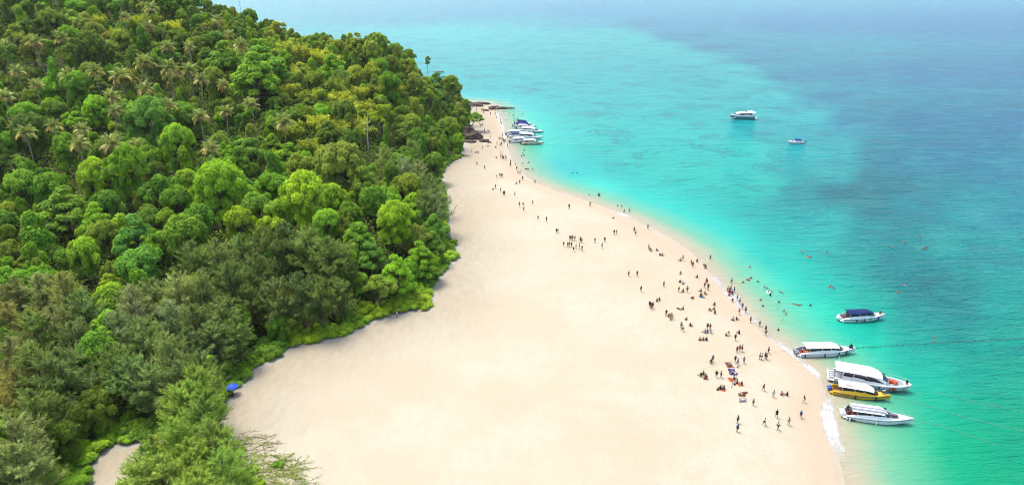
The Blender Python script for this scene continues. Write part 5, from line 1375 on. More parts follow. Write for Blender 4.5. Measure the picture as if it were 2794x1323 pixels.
CC = {'black': (0.009, 0.009, 0.011), 'dark': (0.018, 0.016, 0.017), 'white': (0.396, 0.396, 0.396), 'red': (0.303, 0.022, 0.017), 'darkred': (0.110, 0.014, 0.017), 'brown': (0.094, 0.039, 0.019), 'navy': (0.008, 0.017, 0.066), 'blue': (0.017, 0.110, 0.330), 'ltblue': (0.099, 0.275, 0.413), 'teal': (0.017, 0.110, 0.121), 'pink': (0.341, 0.121, 0.154), 'purple': (0.110, 0.066, 0.187), 'lavender': (0.275, 0.248, 0.363),
      'grey': (0.143, 0.149, 0.160), 'tan': (0.303, 0.198, 0.121), 'cream': (0.385, 0.330, 0.220), 'orange': (0.396, 0.088, 0.017), 'yellow': (0.385, 0.275, 0.017), 'green': (0.055, 0.231, 0.066), 'dkgreen': (0.012, 0.060, 0.042), 'slate': (0.077, 0.110, 0.182), 'skin': (0.231, 0.127, 0.077)}
CNAME = {'dark': 'dark clothes', 'black': 'black', 'white': 'white', 'red': 'red', 'darkred': 'dark red', 'brown': 'brown', 'navy': 'navy blue', 'blue': 'bright blue', 'ltblue': 'light blue', 'teal': 'teal', 'pink': 'pink', 'purple': 'purple', 'lavender': 'lavender', 'grey': 'grey', 'tan': 'tan', 'cream': 'cream', 'orange': 'orange', 'yellow': 'yellow', 'green': 'green', 'dkgreen': 'dark green', 'slate': 'slate blue'}
PV = {'S': 'standing', 'S2': 'standing', 'W': 'walking', 'A': 'with arms spread', 'B': 'bending over', 'T': 'sitting', 'T2': 'sitting', 'L': 'lying', 'K': 'crouching', 'C': 'wading', 'N': 'swimming', 'J': 'floating'}
PEOPLE = []
def person(u, v, ps, top='black', bot=None, rot=None, at=None, scale=None):
    """u, v: photograph pixel of the feet (or of the waterline for swimmers)"""
    key = ps
    sc = scale or rng.uniform(.98, 1.12)
    if ps in ('N', 'C', 'J'):
        q = ground(u, v, 0); dz = float(sandh(q[0], q[1]))
        if ps == 'J': z = .0
        elif ps == 'N': z = -1.18 * sc; key = 'N'
        else: z = max(-.75, min(dz, 0.0)); key = 'S' if rng.random() < .6 else 'W'
    elif at is not None: q = np.array(at); z = at[2]
    else: q = hit(u, v, 0, G_SAND); z = float(sandh(q[0], q[1]))
    if key == 'S' and rng.random() < .45: key = 'S2'
    if key == 'T' and rng.random() < .45: key = 'T2'
    b, s, p_, h = POSES[key]
    o = link('person', b); o.location = (q[0], q[1], z); o.rotation_euler = (0, 0, rng.uniform(0, 6.283) if rot is None else rot); o.scale = (sc,) * 3
    sk = CC['skin']; g = rng.uniform(.7, 1.25); o.color = (sk[0] * g, sk[1] * g, sk[2] * g, 1)
    if top != 'skin':
        c = link('shirt', s, o); c.color = (*CC[top], 1)
    c = link('shorts', p_, o); c.color = (*CC[bot if bot not in (None, 'skin') else rng.choice(['black', 'navy', 'dark', 'grey'])], 1)
    link('hair', h, o)
    PEOPLE.append((o, ps, top, u / DS, v / DS)); return o

def crop(x0, y0, k, L):
    for e in L: person(x0 + e[0] * k, y0 + e[1] * k, *e[2:])
D_ = 'dark'; B_ = 'black'
crop(1880, 920, .22945, [(568, 180, 'S', B_, B_), (598, 180, 'S', 'red', 'red'), (627, 180, 'S', B_, D_), (940, 195, 'S', 'red', B_), (838, 265, 'S', 'white'), (862, 272, 'S', 'white', B_), (903, 258, 'S', 'brown', D_), (917, 272, 'S', B_, B_), (278, 295, 'S', 'slate'), (256, 318, 'K', D_), (545, 298, 'W', 'navy', B_), (576, 335, 'W', 'ltblue', B_), (648, 314, 'S', 'grey', 'purple'),
  (322, 485, 'W', 'navy', 'navy'), (376, 490, 'S', 'brown', D_), (880, 635, 'W', 'red', B_), (1000, 712, 'S', 'white', 'white'), (1100, 692, 'T', 'pink', 'brown'), (1160, 692, 'T', B_, B_), (1362, 780, 'W', D_, 'white'), (760, 815, 'S', 'navy'), (575, 1024, 'S', 'teal', 'navy'), (570, 1128, 'S', 'blue', 'navy'), (888, 1050, 'W', 'white', B_), (1035, 967, 'W', B_, B_), (1180, 1047, 'S', 'cream', 'cream'), (1052, 1110, 'W', 'white', B_), (1325, 962, 'W', 'blue', B_),
  (565, 552, 'T', 'navy'), (622, 572, 'T', B_, B_), (537, 508, 'T', D_), (362, 615, 'T', D_), (383, 612, 'T', 'white'), (406, 615, 'T', 'teal'), (172, 455, 'T', D_), (140, 470, 'T', 'navy'), (180, 500, 'T', 'pink', 'darkred'), (206, 492, 'T', 'red')])
crop(1850, 680, .10655, [(120, 300, 'S', 'tan'), (60, 300, 'T', 'tan'), (330, 405, 'S', B_, B_), (372, 470, 'S', D_, 'red'), (475, 335, 'K', 'darkred', 'red'), (665, 470, 'B', B_, B_), (702, 492, 'K', D_, D_), (820, 262, 'C', B_, B_), (1840, 458, 'N', 'orange'), (62, 635, 'T', 'pink', 'darkred'), (480, 722, 'T', 'blue', 'navy'), (50, 862, 'T', D_), (120, 905, 'T', 'white', 'purple'), (712, 888, 'S', 'darkred', 'darkred'), (742, 908, 'S', 'brown', 'darkred'), (672, 1005, 'A', B_), (765, 1055, 'S', 'darkred', D_), (15, 1105, 'S', 'orange', 'orange'), (125, 1100, 'T', 'navy', 'navy'), (230, 1112, 'S', 'pink', B_), (575, 1085, 'T', B_, B_), (675, 1165, 'K', 'pink', 'darkred'), (590, 1205, 'T', B_),
  (1262, 1112, 'S', 'purple', 'dkgreen'), (1342, 1082, 'S', 'yellow', 'darkred'), (1308, 1135, 'S', 'red', 'navy'), (1372, 1165, 'S', 'ltblue', 'navy'), (1432, 1122, 'S', 'blue', 'navy'), (1398, 1168, 'K', 'red', 'red'), (1302, 1205, 'K', 'darkred', 'darkred'), (1365, 865, 'C', 'white', D_), (1660, 855, 'N', 'dkgreen'), (1790, 788, 'J', 'red'), (1860, 750, 'N', 'dkgreen')])
crop(1850, 800, .10655, [(370, 145, 'L', 'darkred', 'darkred'), (615, 120, 'L', 'navy', 'blue'), (925, 305, 'T', B_), (805, 438, 'L', B_, B_), (910, 428, 'T', 'brown'), (940, 528, 'T', 'brown'), (1385, 222, 'K', 'red', 'red'), (1510, 182, 'C', 'brown', B_), (1575, 272, 'S', 'white', 'purple'), (1640, 412, 'S', 'purple', 'purple'), (1725, 508, 'S', B_, B_), (1558, 548, 'S', 'red', 'red'), (1850, 758, 'S', 'darkred', B_), (1405, 692, 'T', 'ltblue', D_), (1500, 694, 'T', B_, B_), (25, 418, 'L', 'navy', 'navy'), (118, 412, 'T', 'tan'), (210, 662, 'L', B_), (75, 898, 'S', 'ltblue'), (112, 1002, 'W', 'white', B_), (322, 845, 'T', 'darkred'), (745, 935, 'S', 'navy', 'navy'), (815, 955, 'S', 'brown', 'red'),
  (675, 1010, 'T', D_), (745, 1025, 'T', 'blue', 'blue'), (838, 1035, 'T', 'white', 'white'), (1235, 1105, 'T', B_, B_), (1288, 1085, 'B', 'orange', 'brown'), (1550, 1045, 'T', 'brown', 'brown'), (1460, 1218, 'W', B_, B_), (640, 1205, 'T', 'darkred', 'darkred'), (560, 1212, 'T', 'orange'), (720, 1222, 'T', 'navy', 'navy')])
crop(1850, 680, .2131, [(1040, 988, 'W', 'white', B_), (1118, 1062, 'S', 'darkred', 'darkred'), (1118, 1105, 'S', 'yellow', 'navy'), (1285, 1038, 'N', B_), (1340, 900, 'J', 'green'), (1385, 832, 'N', 'tan'), (1357, 796, 'N', D_), (1505, 705, 'J', 'orange'), (1545, 715, 'J', 'darkred'), (1690, 722, 'N', B_), (1290, 682, 'N', D_), (1085, 732, 'N', 'dkgreen'), (1058, 650, 'J', 'red'), (1180, 596, 'C', B_), (1155, 556, 'N', 'white'), (1195, 536, 'J', 'tan'), (1138, 502, 'N', B_), (1100, 488, 'N', 'grey'), (1325, 555, 'J', 'red'), (1020, 420, 'N', 'dkgreen'), (1595, 30, 'J', 'orange'), (1660, 105, 'J', 'orange'), (1688, 96, 'J', 'red')])
crop(1500, 560, .19674, [(92, 392, 'S', B_, B_), (113, 388, 'S', 'white', 'white'), (278, 492, 'S', B_, 'brown'), (294, 488, 'S', 'brown', D_), (317, 490, 'S', D_), (346, 492, 'W', 'white', B_), (424, 514, 'S', B_, B_), (441, 528, 'S', 'white', B_), (192, 574, 'S', 'red'), (246, 582, 'S', B_, B_), (268, 584, 'S', 'orange', 'brown'), (301, 582, 'S', 'darkred'), (330, 648, 'W', B_, B_), (363, 612, 'S', B_, B_), (407, 607, 'S', 'ltblue', B_), (446, 637, 'S', 'green', 'white'), (625, 522, 'S', 'white', 'grey'), (762, 517, 'S', B_, B_), (724, 598, 'S', B_, D_), (892, 414, 'S', B_, B_), (925, 403, 'S', 'darkred', B_), (1170, 378, 'S', D_, B_), (1190, 418, 'S', 'white', D_), (1360, 332, 'S', 'tan', B_), (1370, 618, 'S', 'cream', 'cream'), (1407, 642, 'T', 'cream'), (1388, 622, 'T', D_), (1488, 637, 'T', B_), (1530, 702, 'T', 'navy', B_), (1560, 702, 'T', 'tan'), (1092, 988, 'S', 'white', 'brown'), (1210, 990, 'S', B_, B_), (1580, 1133, 'S', 'darkred', B_), (1263, 1200, 'S', B_, B_), (880, 187, 'L', D_), (268, 52, 'S', B_, B_), (558, 14, 'S', B_), (938, 8, 'N', D_), (1000, 18, 'N', 'brown'), (1030, 108, 'C', 'tan', B_), (1105, 94, 'C', 'white', B_)])
crop(1300, 420, .16393, [(8, 182, 'B', B_, B_), (137, 262, 'S', 'brown'), (405, 62, 'S', D_), (430, 92, 'S', 'darkred'), (453, 97, 'S', 'brown'), (490, 97, 'S', D_), (330, 75, 'T', D_), (570, 160, 'C', B_), (568, 205, 'C', D_), (560, 226, 'C', 'tan'), (655, 188, 'N', 'dkgreen'), (668, 275, 'C', 'red'), (690, 332, 'C', B_), (725, 347, 'C', B_), (768, 442, 'S', 'brown'), (720, 507, 'S', 'dkgreen'), (665, 500, 'T', 'cream'), (974, 502, 'S', B_, B_), (767, 163, 'N', D_), (872, 148, 'N', 'teal'), (820, 258, 'N', B_), (840, 258, 'N', D_), (862, 260, 'N', B_), (930, 264, 'N', 'dkgreen'), (788, 30, 'N', D_), (750, 45, 'N', B_), (331, 412, 'S', B_), (388, 387, 'S', D_), (412, 392, 'S', B_), (432, 392, 'S', 'brown'),
  (318, 582, 'S', 'purple', 'tan'), (275, 596, 'L', B_, B_), (403, 634, 'S', B_), (450, 692, 'S', 'brown', 'brown'), (468, 692, 'S', B_, B_), (640, 707, 'S', B_), (715, 878, 'S', 'lavender', B_), (772, 852, 'K', B_), (787, 958, 'S', 'white', 'navy'), (935, 848, 'S', 'yellow', B_), (1025, 1103, 'S', 'red', D_), (1165, 1128, 'S', B_, B_), (1542, 913, 'S', B_, B_), (1890, 868, 'S', B_, 'brown'), (1595, 320, 'N', B_), (1675, 322, 'N', B_), (1875, 685, 'N', D_), (2030, 696, 'C', B_), (2048, 702, 'C', 'white', B_)])
crop(1250, 230, .1804, [(280, 402, 'S', 'white'), (352, 412, 'S', B_), (375, 412, 'S', D_), (385, 432, 'T', B_), (560, 472, 'S', B_), (488, 470, 'S', 'tan'), (578, 506, 'T', 'brown'), (643, 572, 'C', B_), (652, 612, 'C', B_), (720, 545, 'N', 'teal'), (770, 440, 'N', B_), (835, 468, 'N', D_), (848, 520, 'N', D_), (848, 555, 'N', B_), (897, 530, 'N', B_), (938, 455, 'J', 'orange'), (975, 450, 'N', B_), (330, 637, 'S', B_), (345, 652, 'S', B_), (365, 637, 'S', D_), (195, 727, 'S', 'navy'), (398, 727, 'S', B_), (452, 737, 'S', B_), (470, 747, 'S', D_), (485, 827, 'S', B_), (668, 797, 'S', B_), (620, 847, 'S', B_), (634, 847, 'S', D_), (665, 857, 'S', 'darkred'), (685, 872, 'S', 'purple'), (697, 887, 'S', 'red'), (714, 877, 'S', B_), (588, 922, 'S', B_), (658, 932, 'S', 'brown'), (637, 942, 'S', 'white'), (570, 967, 'T', B_), (750, 957, 'S', B_), (365, 987, 'S', B_), (208, 1047, 'S', B_), (268, 1040, 'T', D_), (303, 1038, 'T', B_), (648, 1062, 'S', B_), (645, 1112, 'S', 'darkred'), (668, 1110, 'S', B_), (722, 1132, 'S', D_), (1000, 1000, 'N', B_), (980, 1045, 'N', D_), (997, 1070, 'N', B_), (960, 1090, 'N', B_), (1070, 1185, 'N', D_), (470, 884, 'T', B_),
  (500, 404, 'S', 'darkred'), (545, 408, 'S', 'orange'), (566, 404, 'S', 'red'), (590, 408, 'S', 'orange'), (610, 400, 'S', 'brown')])
crop(2094, 600, .32787, [(1273, 130, 'J', 'orange'), (1145, 188, 'J', 'orange'), (1040, 225, 'J', 'tan'), (1300, 243, 'J', 'red'), (1328, 228, 'J', 'darkred'), (495, 270, 'J', 'red'), (525, 553, 'J', 'red'), (546, 568, 'J', 'orange'), (1088, 600, 'J', 'red'), (1140, 545, 'J', 'pink')])
crop(1730, 780, .09836, [(425, 602, 'S', B_, 'brown'), (447, 604, 'S', D_, B_), (472, 664, 'S', 'brown', 'brown'), (515, 630, 'S', B_, B_), (635, 448, 'T', 'brown', 'darkred'), (700, 402, 'T', 'navy', 'white'), (887, 852, 'S', B_, B_), (952, 862, 'K', B_, B_), (1012, 858, 'K', 'pink', 'brown'), (1058, 938, 'S', 'cream', 'tan'), (1008, 946, 'K', 'yellow', 'tan')])
person(1083, 866, 'S', 'white', 'white')                                  # by the shrubs
for cx_, cy_ in [(1180, 148), (1418, 192), (1521, 221)]: person(1200 + cx_ * .6188, cy_ * .6188, 'J', 'orange')
# aboard
M4 = Matrix.Translation(o4.location) @ Matrix.Rotation(o4.rotation_euler[2], 4, 'Z'); M5 = Matrix.Translation(o5.location) @ Matrix.Rotation(o5.rotation_euler[2], 4, 'Z')
ABOARD = []
def aboard(M, H, t, y, z, ps, top, bot, where):
    p_ = M @ Vector((H.x(t), y, z)); o = person(*project(*p_), ps, top, bot, at=tuple(p_)); PEOPLE.pop(); ABOARD.append(o)
    tag(o, f'person in {CNAME[top]} {PV[ps]} {where}', 'person', 'people aboard the boats')
aboard(M4, H4, .88, .12, H4.sheer(.88) + .13, 'B', 'navy', 'white', 'on the yellow boat foredeck, left of two'); aboard(M4, H4, .925, -.05, H4.sheer(.925) + .13, 'S', 'blue', 'brown', 'at the bow tip of the yellow boat')
aboard(M2, H2, .06, -.5, .40, 'S', 'white', 'dark', 'at the stern under the plain white canopy'); aboard(M2, H2, .735, -.55, .90, 'T', 'navy', 'navy', 'just ahead of the plain white canopy')
aboard(M5, H5, .065, .3, .37, 'T', 'red', 'black', 'at the stern of the striped canopy boat'); aboard(M5, H5, .045, .75, .37, 'S', 'black', 'black', 'at the stern of the striped canopy boat')
M1 = Matrix.Translation(o1.location) @ Matrix.Rotation(o1.rotation_euler[2], 4, 'Z'); aboard(M1, H1, .90, 0, H1.sheer(.9) + .13, 'T', 'brown', 'black', 'on the bow of the dark blue canopied boat')
aboard(M3, H3, .955, -.1, H3.sheer(.955) + .16, 'T', 'navy', 'black', 'at the bow tip of the big white boat')

# ---- labels for the people
def where(ps, u, v):
    wet = ps in ('N', 'J', 'C')
    if wet:
        if v < 130 or (u > 1500 and v < 250): return 'far out in open water'
        if v < 300: return 'above the far raft of boats'
        if v < 345: return 'level with the far raft of boats'
        if v < 440: return 'just below the far raft of boats' if u < 1420 else 'in the middle water'
        if v < 560: return 'off the bend of the beach'
        if u > 2200: return 'over the dark reef water at right'
        if u > 2000: return 'in deeper green water' if v < 720 else 'near the blue canopied boat'
        if v < 690: return 'off the middle of the beach'
        if u < 1900: return 'by the surf foam at the busy shore'
        return 'in the shallows off the busy beach'
    if v < 292: return 'at the far rocky tip of the beach'
    if v < 330: return 'on the narrow sand by the far leaning tree'
    if v < 372: return 'on the narrow sand beside the far boats'
    if v < 410: return 'on sand just below the far boats'
    if v < 470: return 'on the upper bend of the beach'
    if v < 560: return 'on the sand at the bend'
    if v < 600: return 'on the open sand above the crowd'
    if v < 640 and u < 1480: return 'in the small crowd in mid sand'
    if v < 640: return 'on the sand right of the small crowd'
    if u < 1200: return 'beside the shrubs on the left sand edge'
    if v < 700 and u < 1690: return 'on open sand left of the sunbathers'
    if v < 700: return 'among the uppermost sunbathers'
    if v < 760 and u > 1815: return 'in the group at the surf foam'
    if u < 1720 and v < 830: return 'in the groups left of the sunbathers'
    if v < 760: return 'among the upper sunbathers'
    if v < 830 and u > 1835: return 'along the foamy waterline'
    if v < 830: return 'among the middle sunbathers'
    if v < 862: return 'among the lower sunbathers'
    if v < 925: return 'on the sand above the mats'
    if v < 985: return 'around the beach mats'
    if v < 1025: return 'right of the lowest mats'
    return 'on the lower open sand'
def label_people():
    sets = {}
    for o, ps, top, u, v in PEOPLE: sets.setdefault((CNAME[top], PV[ps], where(ps, u, v)), []).append((u, v, o))
    for (c, pv, w), L in sets.items():
        L.sort(key=lambda t: t[0])
        for i, (u, v, o) in enumerate(L): tag(o, f'{ordinal(i, len(L))}person in {c} {pv} {w}'.replace('dark clothes', 'dark clothes'), 'person', 'beachgoers on the sand and in the water')
label_people()
# ------------------------------------------------------------------ things on the beach
def mat_obj(px, label, mats, n=10):
    """beach mat from four corners in photograph pixels"""
    C4 = [hit(u, v, 0.0, G_SAND) for u, v in px]; c = np.mean(C4, 0); P = []
    for i in range(n + 1):
        row = []
        for j in range(9):
            a, b = i / n, j / 8; q = (C4[0] * (1 - a) + C4[1] * a) * (1 - b) + (C4[3] * (1 - a) + C4[2] * a) * b; row.append((q[0] - c[0], q[1] - c[1], float(sandh(q[0], q[1])) - c[2] + .06 + .02 * math.sin(i * 2.1 + j * 1.7)))
        P.append(row)
    o = link('beach_mat', None); o.location = tuple(c); m = MB(); m.grid(P); m.grid([[(a, b, z - .04) for a, b, z in r][::-1] for r in P])
    e = [r[0] for r in P], [r[-1] for r in P], P[0], P[-1]
    for r in e: m.grid([r, [(a, b, z - .04) for a, b, z in r]])
    m.build('cloth', mats[0], o)
    for k, mt in enumerate(mats[1:]):
        s = 2 + 3 * k; MB().grid([[(a, b, z + .012) for a, b, z in r[1:8]] for r in P[s:s + 3]]).build('pattern_band', mt, o)
    return tag(o, label, 'beach mat', 'mats laid out on the sand')
def cl(name, c): return plain('mat_' + name, c, .9, .1, .3, 8, bump=.2)
def c7(x, y): return (1880 + x * .12293, 960 + y * .12293)
rust, dk, indigo, pinkc, coral, orng, dred, lav = cl('rust', (0.180, 0.060, 0.025)), cl('dark', (0.030, 0.022, 0.015)), cl('indigo', (0.025, 0.020, 0.100)), cl('pink', (0.310, 0.210, 0.275)), cl('coral', (0.275, 0.050, 0.025)), cl('orange', (0.310, 0.090, 0.025)), cl('dred', (0.100, 0.025, 0.015)), cl('lav', (0.150, 0.130, 0.190))
mat_obj([c7(780, 245), c7(910, 245), c7(1000, 368), c7(850, 362)], 'rust and dark brown mat, uppermost of the row', [rust, dk, cl('bl2', (0.060, 0.090, 0.180))])
mat_obj([c7(855, 385), c7(985, 385), c7(1075, 535), c7(915, 520)], 'indigo and pink patterned mat, second of the row', [indigo, cl('mid', (0.020, 0.050, 0.180)), pinkc])
mat_obj([c7(848, 590), c7(945, 570), c7(1020, 655), c7(910, 668)], 'coral red mat, third of the row', [coral])
mat_obj([c7(1030, 690), c7(1120, 670), c7(1225, 760), c7(1100, 775)], 'bright orange mat with two people sitting on it', [orng])
mat_obj([c7(650, 815), c7(818, 815), c7(800, 885), c7(645, 850)], 'coral mat with three people, left of the row', [coral])
mat_obj([c7(1090, 915), c7(1240, 915), c7(1260, 1005), c7(1105, 980)], 'dark red patterned mat below the row', [dred, cl('tanp', (0.225, 0.130, 0.060))])
mat_obj([c7(1110, 1045), c7(1260, 1060), c7(1280, 1128), c7(1120, 1115)], 'lavender grey mat, lowest of all mats', [lav, cl('wht', (0.300, 0.300, 0.300))])
def c6(x, y): return (1850 + x * .10655, 800 + y * .10655)
mat_obj([c6(560, 85), c6(650, 75), c6(690, 120), c6(590, 135)], 'light blue towel among the upper sunbathers', [cl('skyblue', (0.080, 0.150, 0.300))])
mat_obj([c6(310, 120), c6(410, 108), c6(425, 130), c6(320, 145)], 'dark red towel lying on open sand', [cl('maroon', (0.080, 0.010, 0.020))])
mat_obj([(1250 + 435 * .1804, 230 + 930 * .1804), (1250 + 465 * .1804, 230 + 928 * .1804), (1250 + 478 * .1804, 230 + 945 * .1804), (1250 + 440 * .1804, 230 + 945 * .1804)], 'red towel on the sand below the far rocks', [cl('redt', (0.250, 0.025, 0.015))])
# people and things on the mats
for u, v, ps, top, bot in [(905, 320, 'L', 'slate', 'navy'), (960, 420, 'L', 'lavender', 'blue'), (985, 490, 'L', 'white', 'dark'), (1170, 960, 'L', 'brown', 'tan'), (1210, 945, 'L', 'dark', 'brown'), (1190, 1090, 'L', 'white', 'lavender')]:
    p_ = c7(u, v); q = hit(*p_, 0, G_SAND); o = person(*p_, ps, top, bot, at=(q[0], q[1], q[2] + .05), rot=rng.uniform(-.5, .5) - 1.2); PEOPLE.pop()
    tag(o, f'person in {CNAME[top]} lying on ' + {905: 'the uppermost rust mat', 960: 'the indigo mat, upper of the pair', 985: 'the indigo mat, lower of the pair', 1170: 'the dark red mat, left of the pair', 1210: 'the dark red mat, right of the pair', 1190: 'the lowest lavender mat'}[u], 'person', 'beachgoers on the sand and in the water')
# cut palm fronds lying on the sand
for cx_, cy_, lab in [(200, 530, 'cut green palm frond beside the seated group left of the mats'), (570, 415, 'small cut palm frond above the walking pair'), (655, 480, 'small cut palm frond between the walking pair'), (1240, 1040, 'dry palm frond lying over the lavender mat')]:
    q = hit(*c7(cx_, cy_), 0, G_SAND); o = link('palm_frond', None); o.location = (q[0], q[1], q[2] + .08)
    for k in range(4 if cx_ == 200 else 2):
        f = link('leaf', FROND[0], o); f.rotation_euler = (0, .45, k * .9 + cx_); f.scale = (1.5,) * 3; f.color = (.22, .27, .03, 1)
    tag(o, lab, 'palm frond')
q = hit(*c7(943, 815), 0, G_SAND); o = MB().tube([(0, 0, -.3), (.02, 0, 1.1), (0, .02, 2.0)], [.07, .06, .05], 6).build('wooden_post', plain('post_wood', (.12, .08, .06), .9)); o.location = tuple(q); tag(o, 'short dark post stuck in the sand between the mats', 'post')
# bags
def bag(u, v, c, lab):
    q = hit(u, v, 0, G_SAND); o = link('beach_bag', None); o.location = (q[0], q[1], q[2] - .02); MB().lathe((0, 0, 0), [(.16, 0), (.24, .08), (.22, .26), (.12, .36)], 9).build('body', c, o, True)
    MB().tube([(-.12, 0, .3), (-.08, 0, .5), (.08, 0, .5), (.12, 0, .3)], .02, 5).build('handle', M_FEND, o); tag(o, lab, 'bag')
bag(*c7(1010, 735), cl('bagd', (0.015, 0.015, 0.025)), 'dark bag beside the orange mat'); bag(*c7(630, 850), cl('bagb', (0.025, 0.020, 0.015)), 'small brown bag at the corner of the left coral mat'); bag(*c7(1075, 355), cl('bagg', (0.150, 0.150, 0.150)), 'pale grey bag right of the uppermost mat'); bag(*c6(730, 38), cl('baggreen', (0.125, 0.200, 0.025)), 'green bag by the light blue towel'); bag(*c6(850, 475), cl('bagyel', (0.250, 0.225, 0.040)), 'yellow bag by the lying sunbather')
# swim rings held or lying at the water's edge
def ring(u, v, mt, lab, z=.1):
    q = hit(u, v, 0, G_SAND, True); m = MB(); P = []
    for i in range(17):
        a = 2 * math.pi * i / 16; P.append([((.42 + .16 * math.cos(b)) * math.cos(a), (.42 + .16 * math.cos(b)) * math.sin(a), .16 * math.sin(b)) for b in np.linspace(0, 2 * math.pi, 9)])
    o = m.grid(P).build('swim_ring', mt, None, True); o.location = (q[0], q[1], max(q[2], 0) + z + .06); tag(o, lab, 'swim ring')
ring(1850 + 1325 * .10655, 680 + 1100 * .10655, M_REDV, 'red swim ring in the group at the surf foam'); ring(1850 + 1790 * .10655, 680 + 785 * .10655, M_REDV, 'red swim ring around a bather off the busy shore', -.06); ring(1850 + 1155 * .2131, 680 + 556 * .2131, M_WHITE, 'white swim ring around a bather in the shallows', -.06); ring(1850 + 1340 * .2131, 680 + 905 * .2131, plain('ring_green', (.1, .5, .12), .5), 'green swim ring near the waterline above the boats', -.06)
# thin rope across the sand
P = smooth_poly([hit(u, v, 0, G_SAND)[:2] for u, v in [(1897, 1014), (1950, 999), (2010, 981), (2068, 968), (2120, 962), (2168, 955)]], 2)
o = MB().tube([(x, y, float(sandh(x, y)) + .05) for x, y in P], .012, 4).build('shore_rope', plain('rope_yellow', (.24, .20, .12), .9)); tag(o, 'thin yellowish rope stretched across the sand to the white boat', 'rope')

# parasol with lounger and person
q = hit(637, 1078, 0, G_SAND); o = link('beach_parasol', None); o.location = tuple(q)
MB().tube([(0, 0, -.4), (0, 0, 2.35)], .035, 6).build('pole', M_STEEL, o)
M_PARA = plain('parasol_blue', (.006, .055, .40), .6, .3, .12, 2); can_o = None
for k in range(8):
    a0, a1 = k * math.pi / 4, (k + 1) * math.pi / 4; P = []
    for i in range(5):
        s = .06 + .94 * i / 4; r_ = 1.3 * s; z = 2.45 - .55 * s ** 1.7; sag = .05 * s
        P.append([(r_ * math.cos(a) * (1 - (.04 if j == 1 else 0)), r_ * math.sin(a) * (1 - (.04 if j == 1 else 0)), z - (sag if j == 1 else 0)) for j, a in enumerate((a0, (a0 + a1) / 2, a1))])
    MB().grid(P).build('panel', M_PARA, o)
    MB().tube([(.05 * math.cos(a0), .05 * math.sin(a0), 2.40), (1.27 * math.cos(a0), 1.27 * math.sin(a0), 1.87)], .014, 4).build('rib', M_STEEL, o)
MB().lathe((0, 0, 2.44), [(.10, 0), (.05, .05), (.02, .12)], 6).build('finial', M_STEEL, o)
tag(o, 'blue beach parasol standing at the tree edge on the left', 'parasol')
o = link('sun_lounger', None); o.location = (q[0] - .5, q[1] - 1.0, q[2]); o.rotation_euler = (0, 0, .5)
MB().box((0, 0, .28), (1.9, .62, .08)).build('seat', M_FEND, o); MB().box((-.95, 0, .48), (.10, .62, .5)).build('backrest', M_FEND, o)
for a, b in ((.8, .25), (.8, -.25), (-.8, .25), (-.8, -.25)): MB().box((a, b, .12), (.06, .06, .26)).build('leg', M_FEND, o)
tag(o, 'dark low lounger under the blue parasol', 'lounger')
p_ = person(640, 1083, 'T', 'red', 'black', at=(q[0] + .2, q[1] - .55, q[2])); PEOPLE.pop(); tag(p_, 'person in red sitting in the shade of the blue parasol', 'person')

# teal tarpaulin shelter half hidden by the foreground casuarinas
q = hit(455 * DS, 1072 * DS, 2.6); o = link('tarp_shelter', None); o.location = (q[0], q[1], q[2]); o.rotation_euler = (0, 0, .45)
M_TARP = plain('tarp_teal', (.05, .17, .19), .5, .3, .2, 2)
for sg in (1, -1): MB().grid([[(-2.6 + 5.2 * i / 6, 0, 3.1 - .06 * math.sin(i * 2)) for i in range(7)], [(-2.6 + 5.2 * i / 6, sg * 1.7, 2.3 - .08 * math.sin(i * 1.7)) for i in range(7)]]).build('roof_sheet', M_TARP, o)
for a in (-2.5, 2.5):
    for b in (-1.6, 1.6): MB().tube([(a, b, -.3), (a, b, 2.32)], .05, 5).build('post', M_BARK, o)
tag(o, 'teal tarpaulin shelter half hidden among the foreground casuarinas', 'shelter')

# thin pole above the crest
q = hit(661, 60, 10.0); z0 = float(terr(q[0], q[1])); o = link('mast_pole', None); o.location = (q[0], q[1], z0); u1, v1 = project(q[0], q[1], z0); dpt = q[1] * CP + (CAM_H - z0) * SP; hh = 10 + 62 * dpt / F_PX
MB().tube([(0, 0, -1), (0, 0, hh)], .09, 5).build('pole', M_STEEL, o); MB().box((0, 0, hh * .97), (.5, .1, .1)).build('crossbar', M_STEEL, o); tag(o, 'thin pale mast rising above the trees on the crest', 'mast')

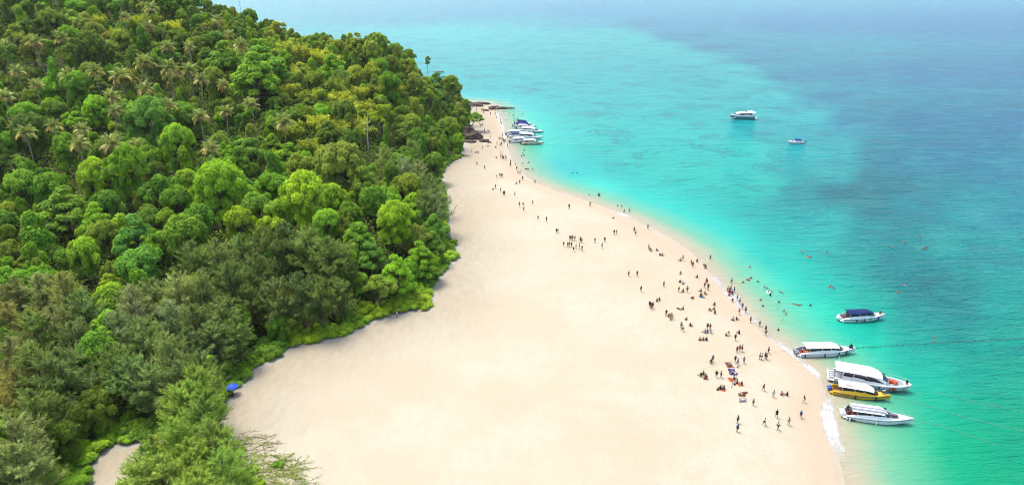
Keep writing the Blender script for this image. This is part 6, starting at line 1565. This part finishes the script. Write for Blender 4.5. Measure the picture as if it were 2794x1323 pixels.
# ------------------------------------------------------------------ rocks
m_rock, nt, nd, lk = new_mat('rock'); out = N(nd, 'ShaderNodeOutputMaterial'); p = N(nd, 'ShaderNodeBsdfPrincipled'); p.inputs['Roughness'].default_value = .85
tc = N(nd, 'ShaderNodeTexCoord'); f1 = noise(nt, tc.outputs['Object'], 1.2, 6, .7); f2 = noise(nt, tc.outputs['Object'], 5, 4, .7)
lk.new(mixc(nt, maprange(nt, f1, .35, .65), (.018, .013, .011), (.085, .055, .038)), p.inputs['Base Color']); b = N(nd, 'ShaderNodeBump'); b.inputs['Strength'].default_value = 1; lk.new(f2, b.inputs['Height']); lk.new(b.outputs[0], p.inputs['Normal']); lk.new(p.outputs[0], out.inputs['Surface'])
def rock(u, v, sx_, sy_, sz_, lab, seed, sub=3, rz=0, sea=True):
    q = hit(u, v, 0, G_SAND, True); bm = bmesh.new(); bmesh.ops.create_icosphere(bm, subdivisions=sub, radius=1)
    r_ = np.random.default_rng(seed); off = r_.uniform(-50, 50, 3)
    for vt in bm.verts:
        c = np.array(vt.co); k = 1 + .95 * (fbm(c[0] * 1.6 + off[0] + c[2], c[1] * 1.6 + off[1], seed) - .5) + .75 * (fbm(c[0] * 4 + off[2], c[1] * 4 + c[2] * 3, seed + 3) - .5); c = c * k
        vt.co = (c[0] * sx_, c[1] * sy_, c[2] * sz_)
    me = bpy.data.meshes.new('rock'); bm.to_mesh(me); bm.free(); o = link('rock', me, None, m_rock); o.location = (q[0], q[1], max(q[2], -.1) + sz_ * .15); o.rotation_euler = (0, 0, rz); tag(o, lab, 'rock'); return o
def r6(x, y): return (1250 + x * .1804, 230 + y * .1804)
rock(*r6(180, 318), 6.0, 2.0, 1.0, 'long brown rock ledge at the far tip, left of the gap', 1)
rock(*r6(320, 300), 5.5, 1.8, .9, 'low dark rock ledge reaching the water at the far tip', 2)
rock(*r6(120, 300), 4.5, 2.0, 1.6, 'dark rock against the trees at the far tip', 3)
rock(*r6(240, 335), 5, 1.8, 1.2, 'flat brown rock on the sand side of the far ledge', 4)
rock(*r6(720, 368), 5.5, 1.3, .8, 'dark reef rock in the water, right end of the far tip', 5)
rock(*r6(570, 362), 5, 1.6, 1.1, 'dark reef rock in the water, left of the right end', 6)
rock(*r6(640, 375), 4, 1.2, .9, 'small middle rock of the far reef line', 7)
rock(*r6(500, 385), 1.8, 1.2, .9, 'small boulder where the far sand meets the reef', 8)
rock(*r6(235, 830), 4.6, 2.6, 2.6, 'large grey boulder under the leaning tree', 9)
rock(*r6(170, 800), 4.5, 3.0, 4.2, 'tall dark boulder at the foot of the far trees', 10)
rock(*r6(312, 830), 1.8, 1.5, 2.4, 'upright pointed rock right of the large grey boulder', 11)
rock(*r6(388, 868), 2.6, 1.6, 1.2, 'low dark boulder alone on the narrow sand', 12)
rock(*r6(470, 884), 1.2, .9, .5, 'small flat stone right of the low dark boulder', 13)
rock(*r6(425, 405), 1.8, 1.2, .8, 'small dark stone on the sand by the far tip', 14)
rock(*r6(180, 880), 3.4, 1.6, 1.0, 'low rubble rock below the tall dark boulder', 15)
rock(1200, 197, 3.5, 1.4, .6, 'thin dark rock in the sea behind the hill, upper one', 16); rock(1213, 211, 3.0, 1.3, .6, 'thin dark rock in the sea behind the hill, lower one', 17)

# ------------------------------------------------------------------ humid air
x0, x1, y0, y1, z0, z1 = -15000, 15000, -3200, 25000, -9.0, 120.0
hz_o = MB().box(((x0 + x1) / 2, (y0 + y1) / 2, (z0 + z1) / 2), (x1 - x0, y1 - y0, z1 - z0)).build('haze', None)
m_h, nt, nd, lk = new_mat('haze'); out = N(nd, 'ShaderNodeOutputMaterial'); vp = N(nd, 'ShaderNodeVolumePrincipled')
vp.inputs['Color'].default_value = (.86, .90, .95, 1); vp.inputs['Density'].default_value = .000032; vp.inputs['Anisotropy'].default_value = .2
lk.new(vp.outputs[0], out.inputs['Volume']); hz_o.data.materials.append(m_h)
tag(hz_o, 'thin pale humid air over the island and the sea', kind='stuff')
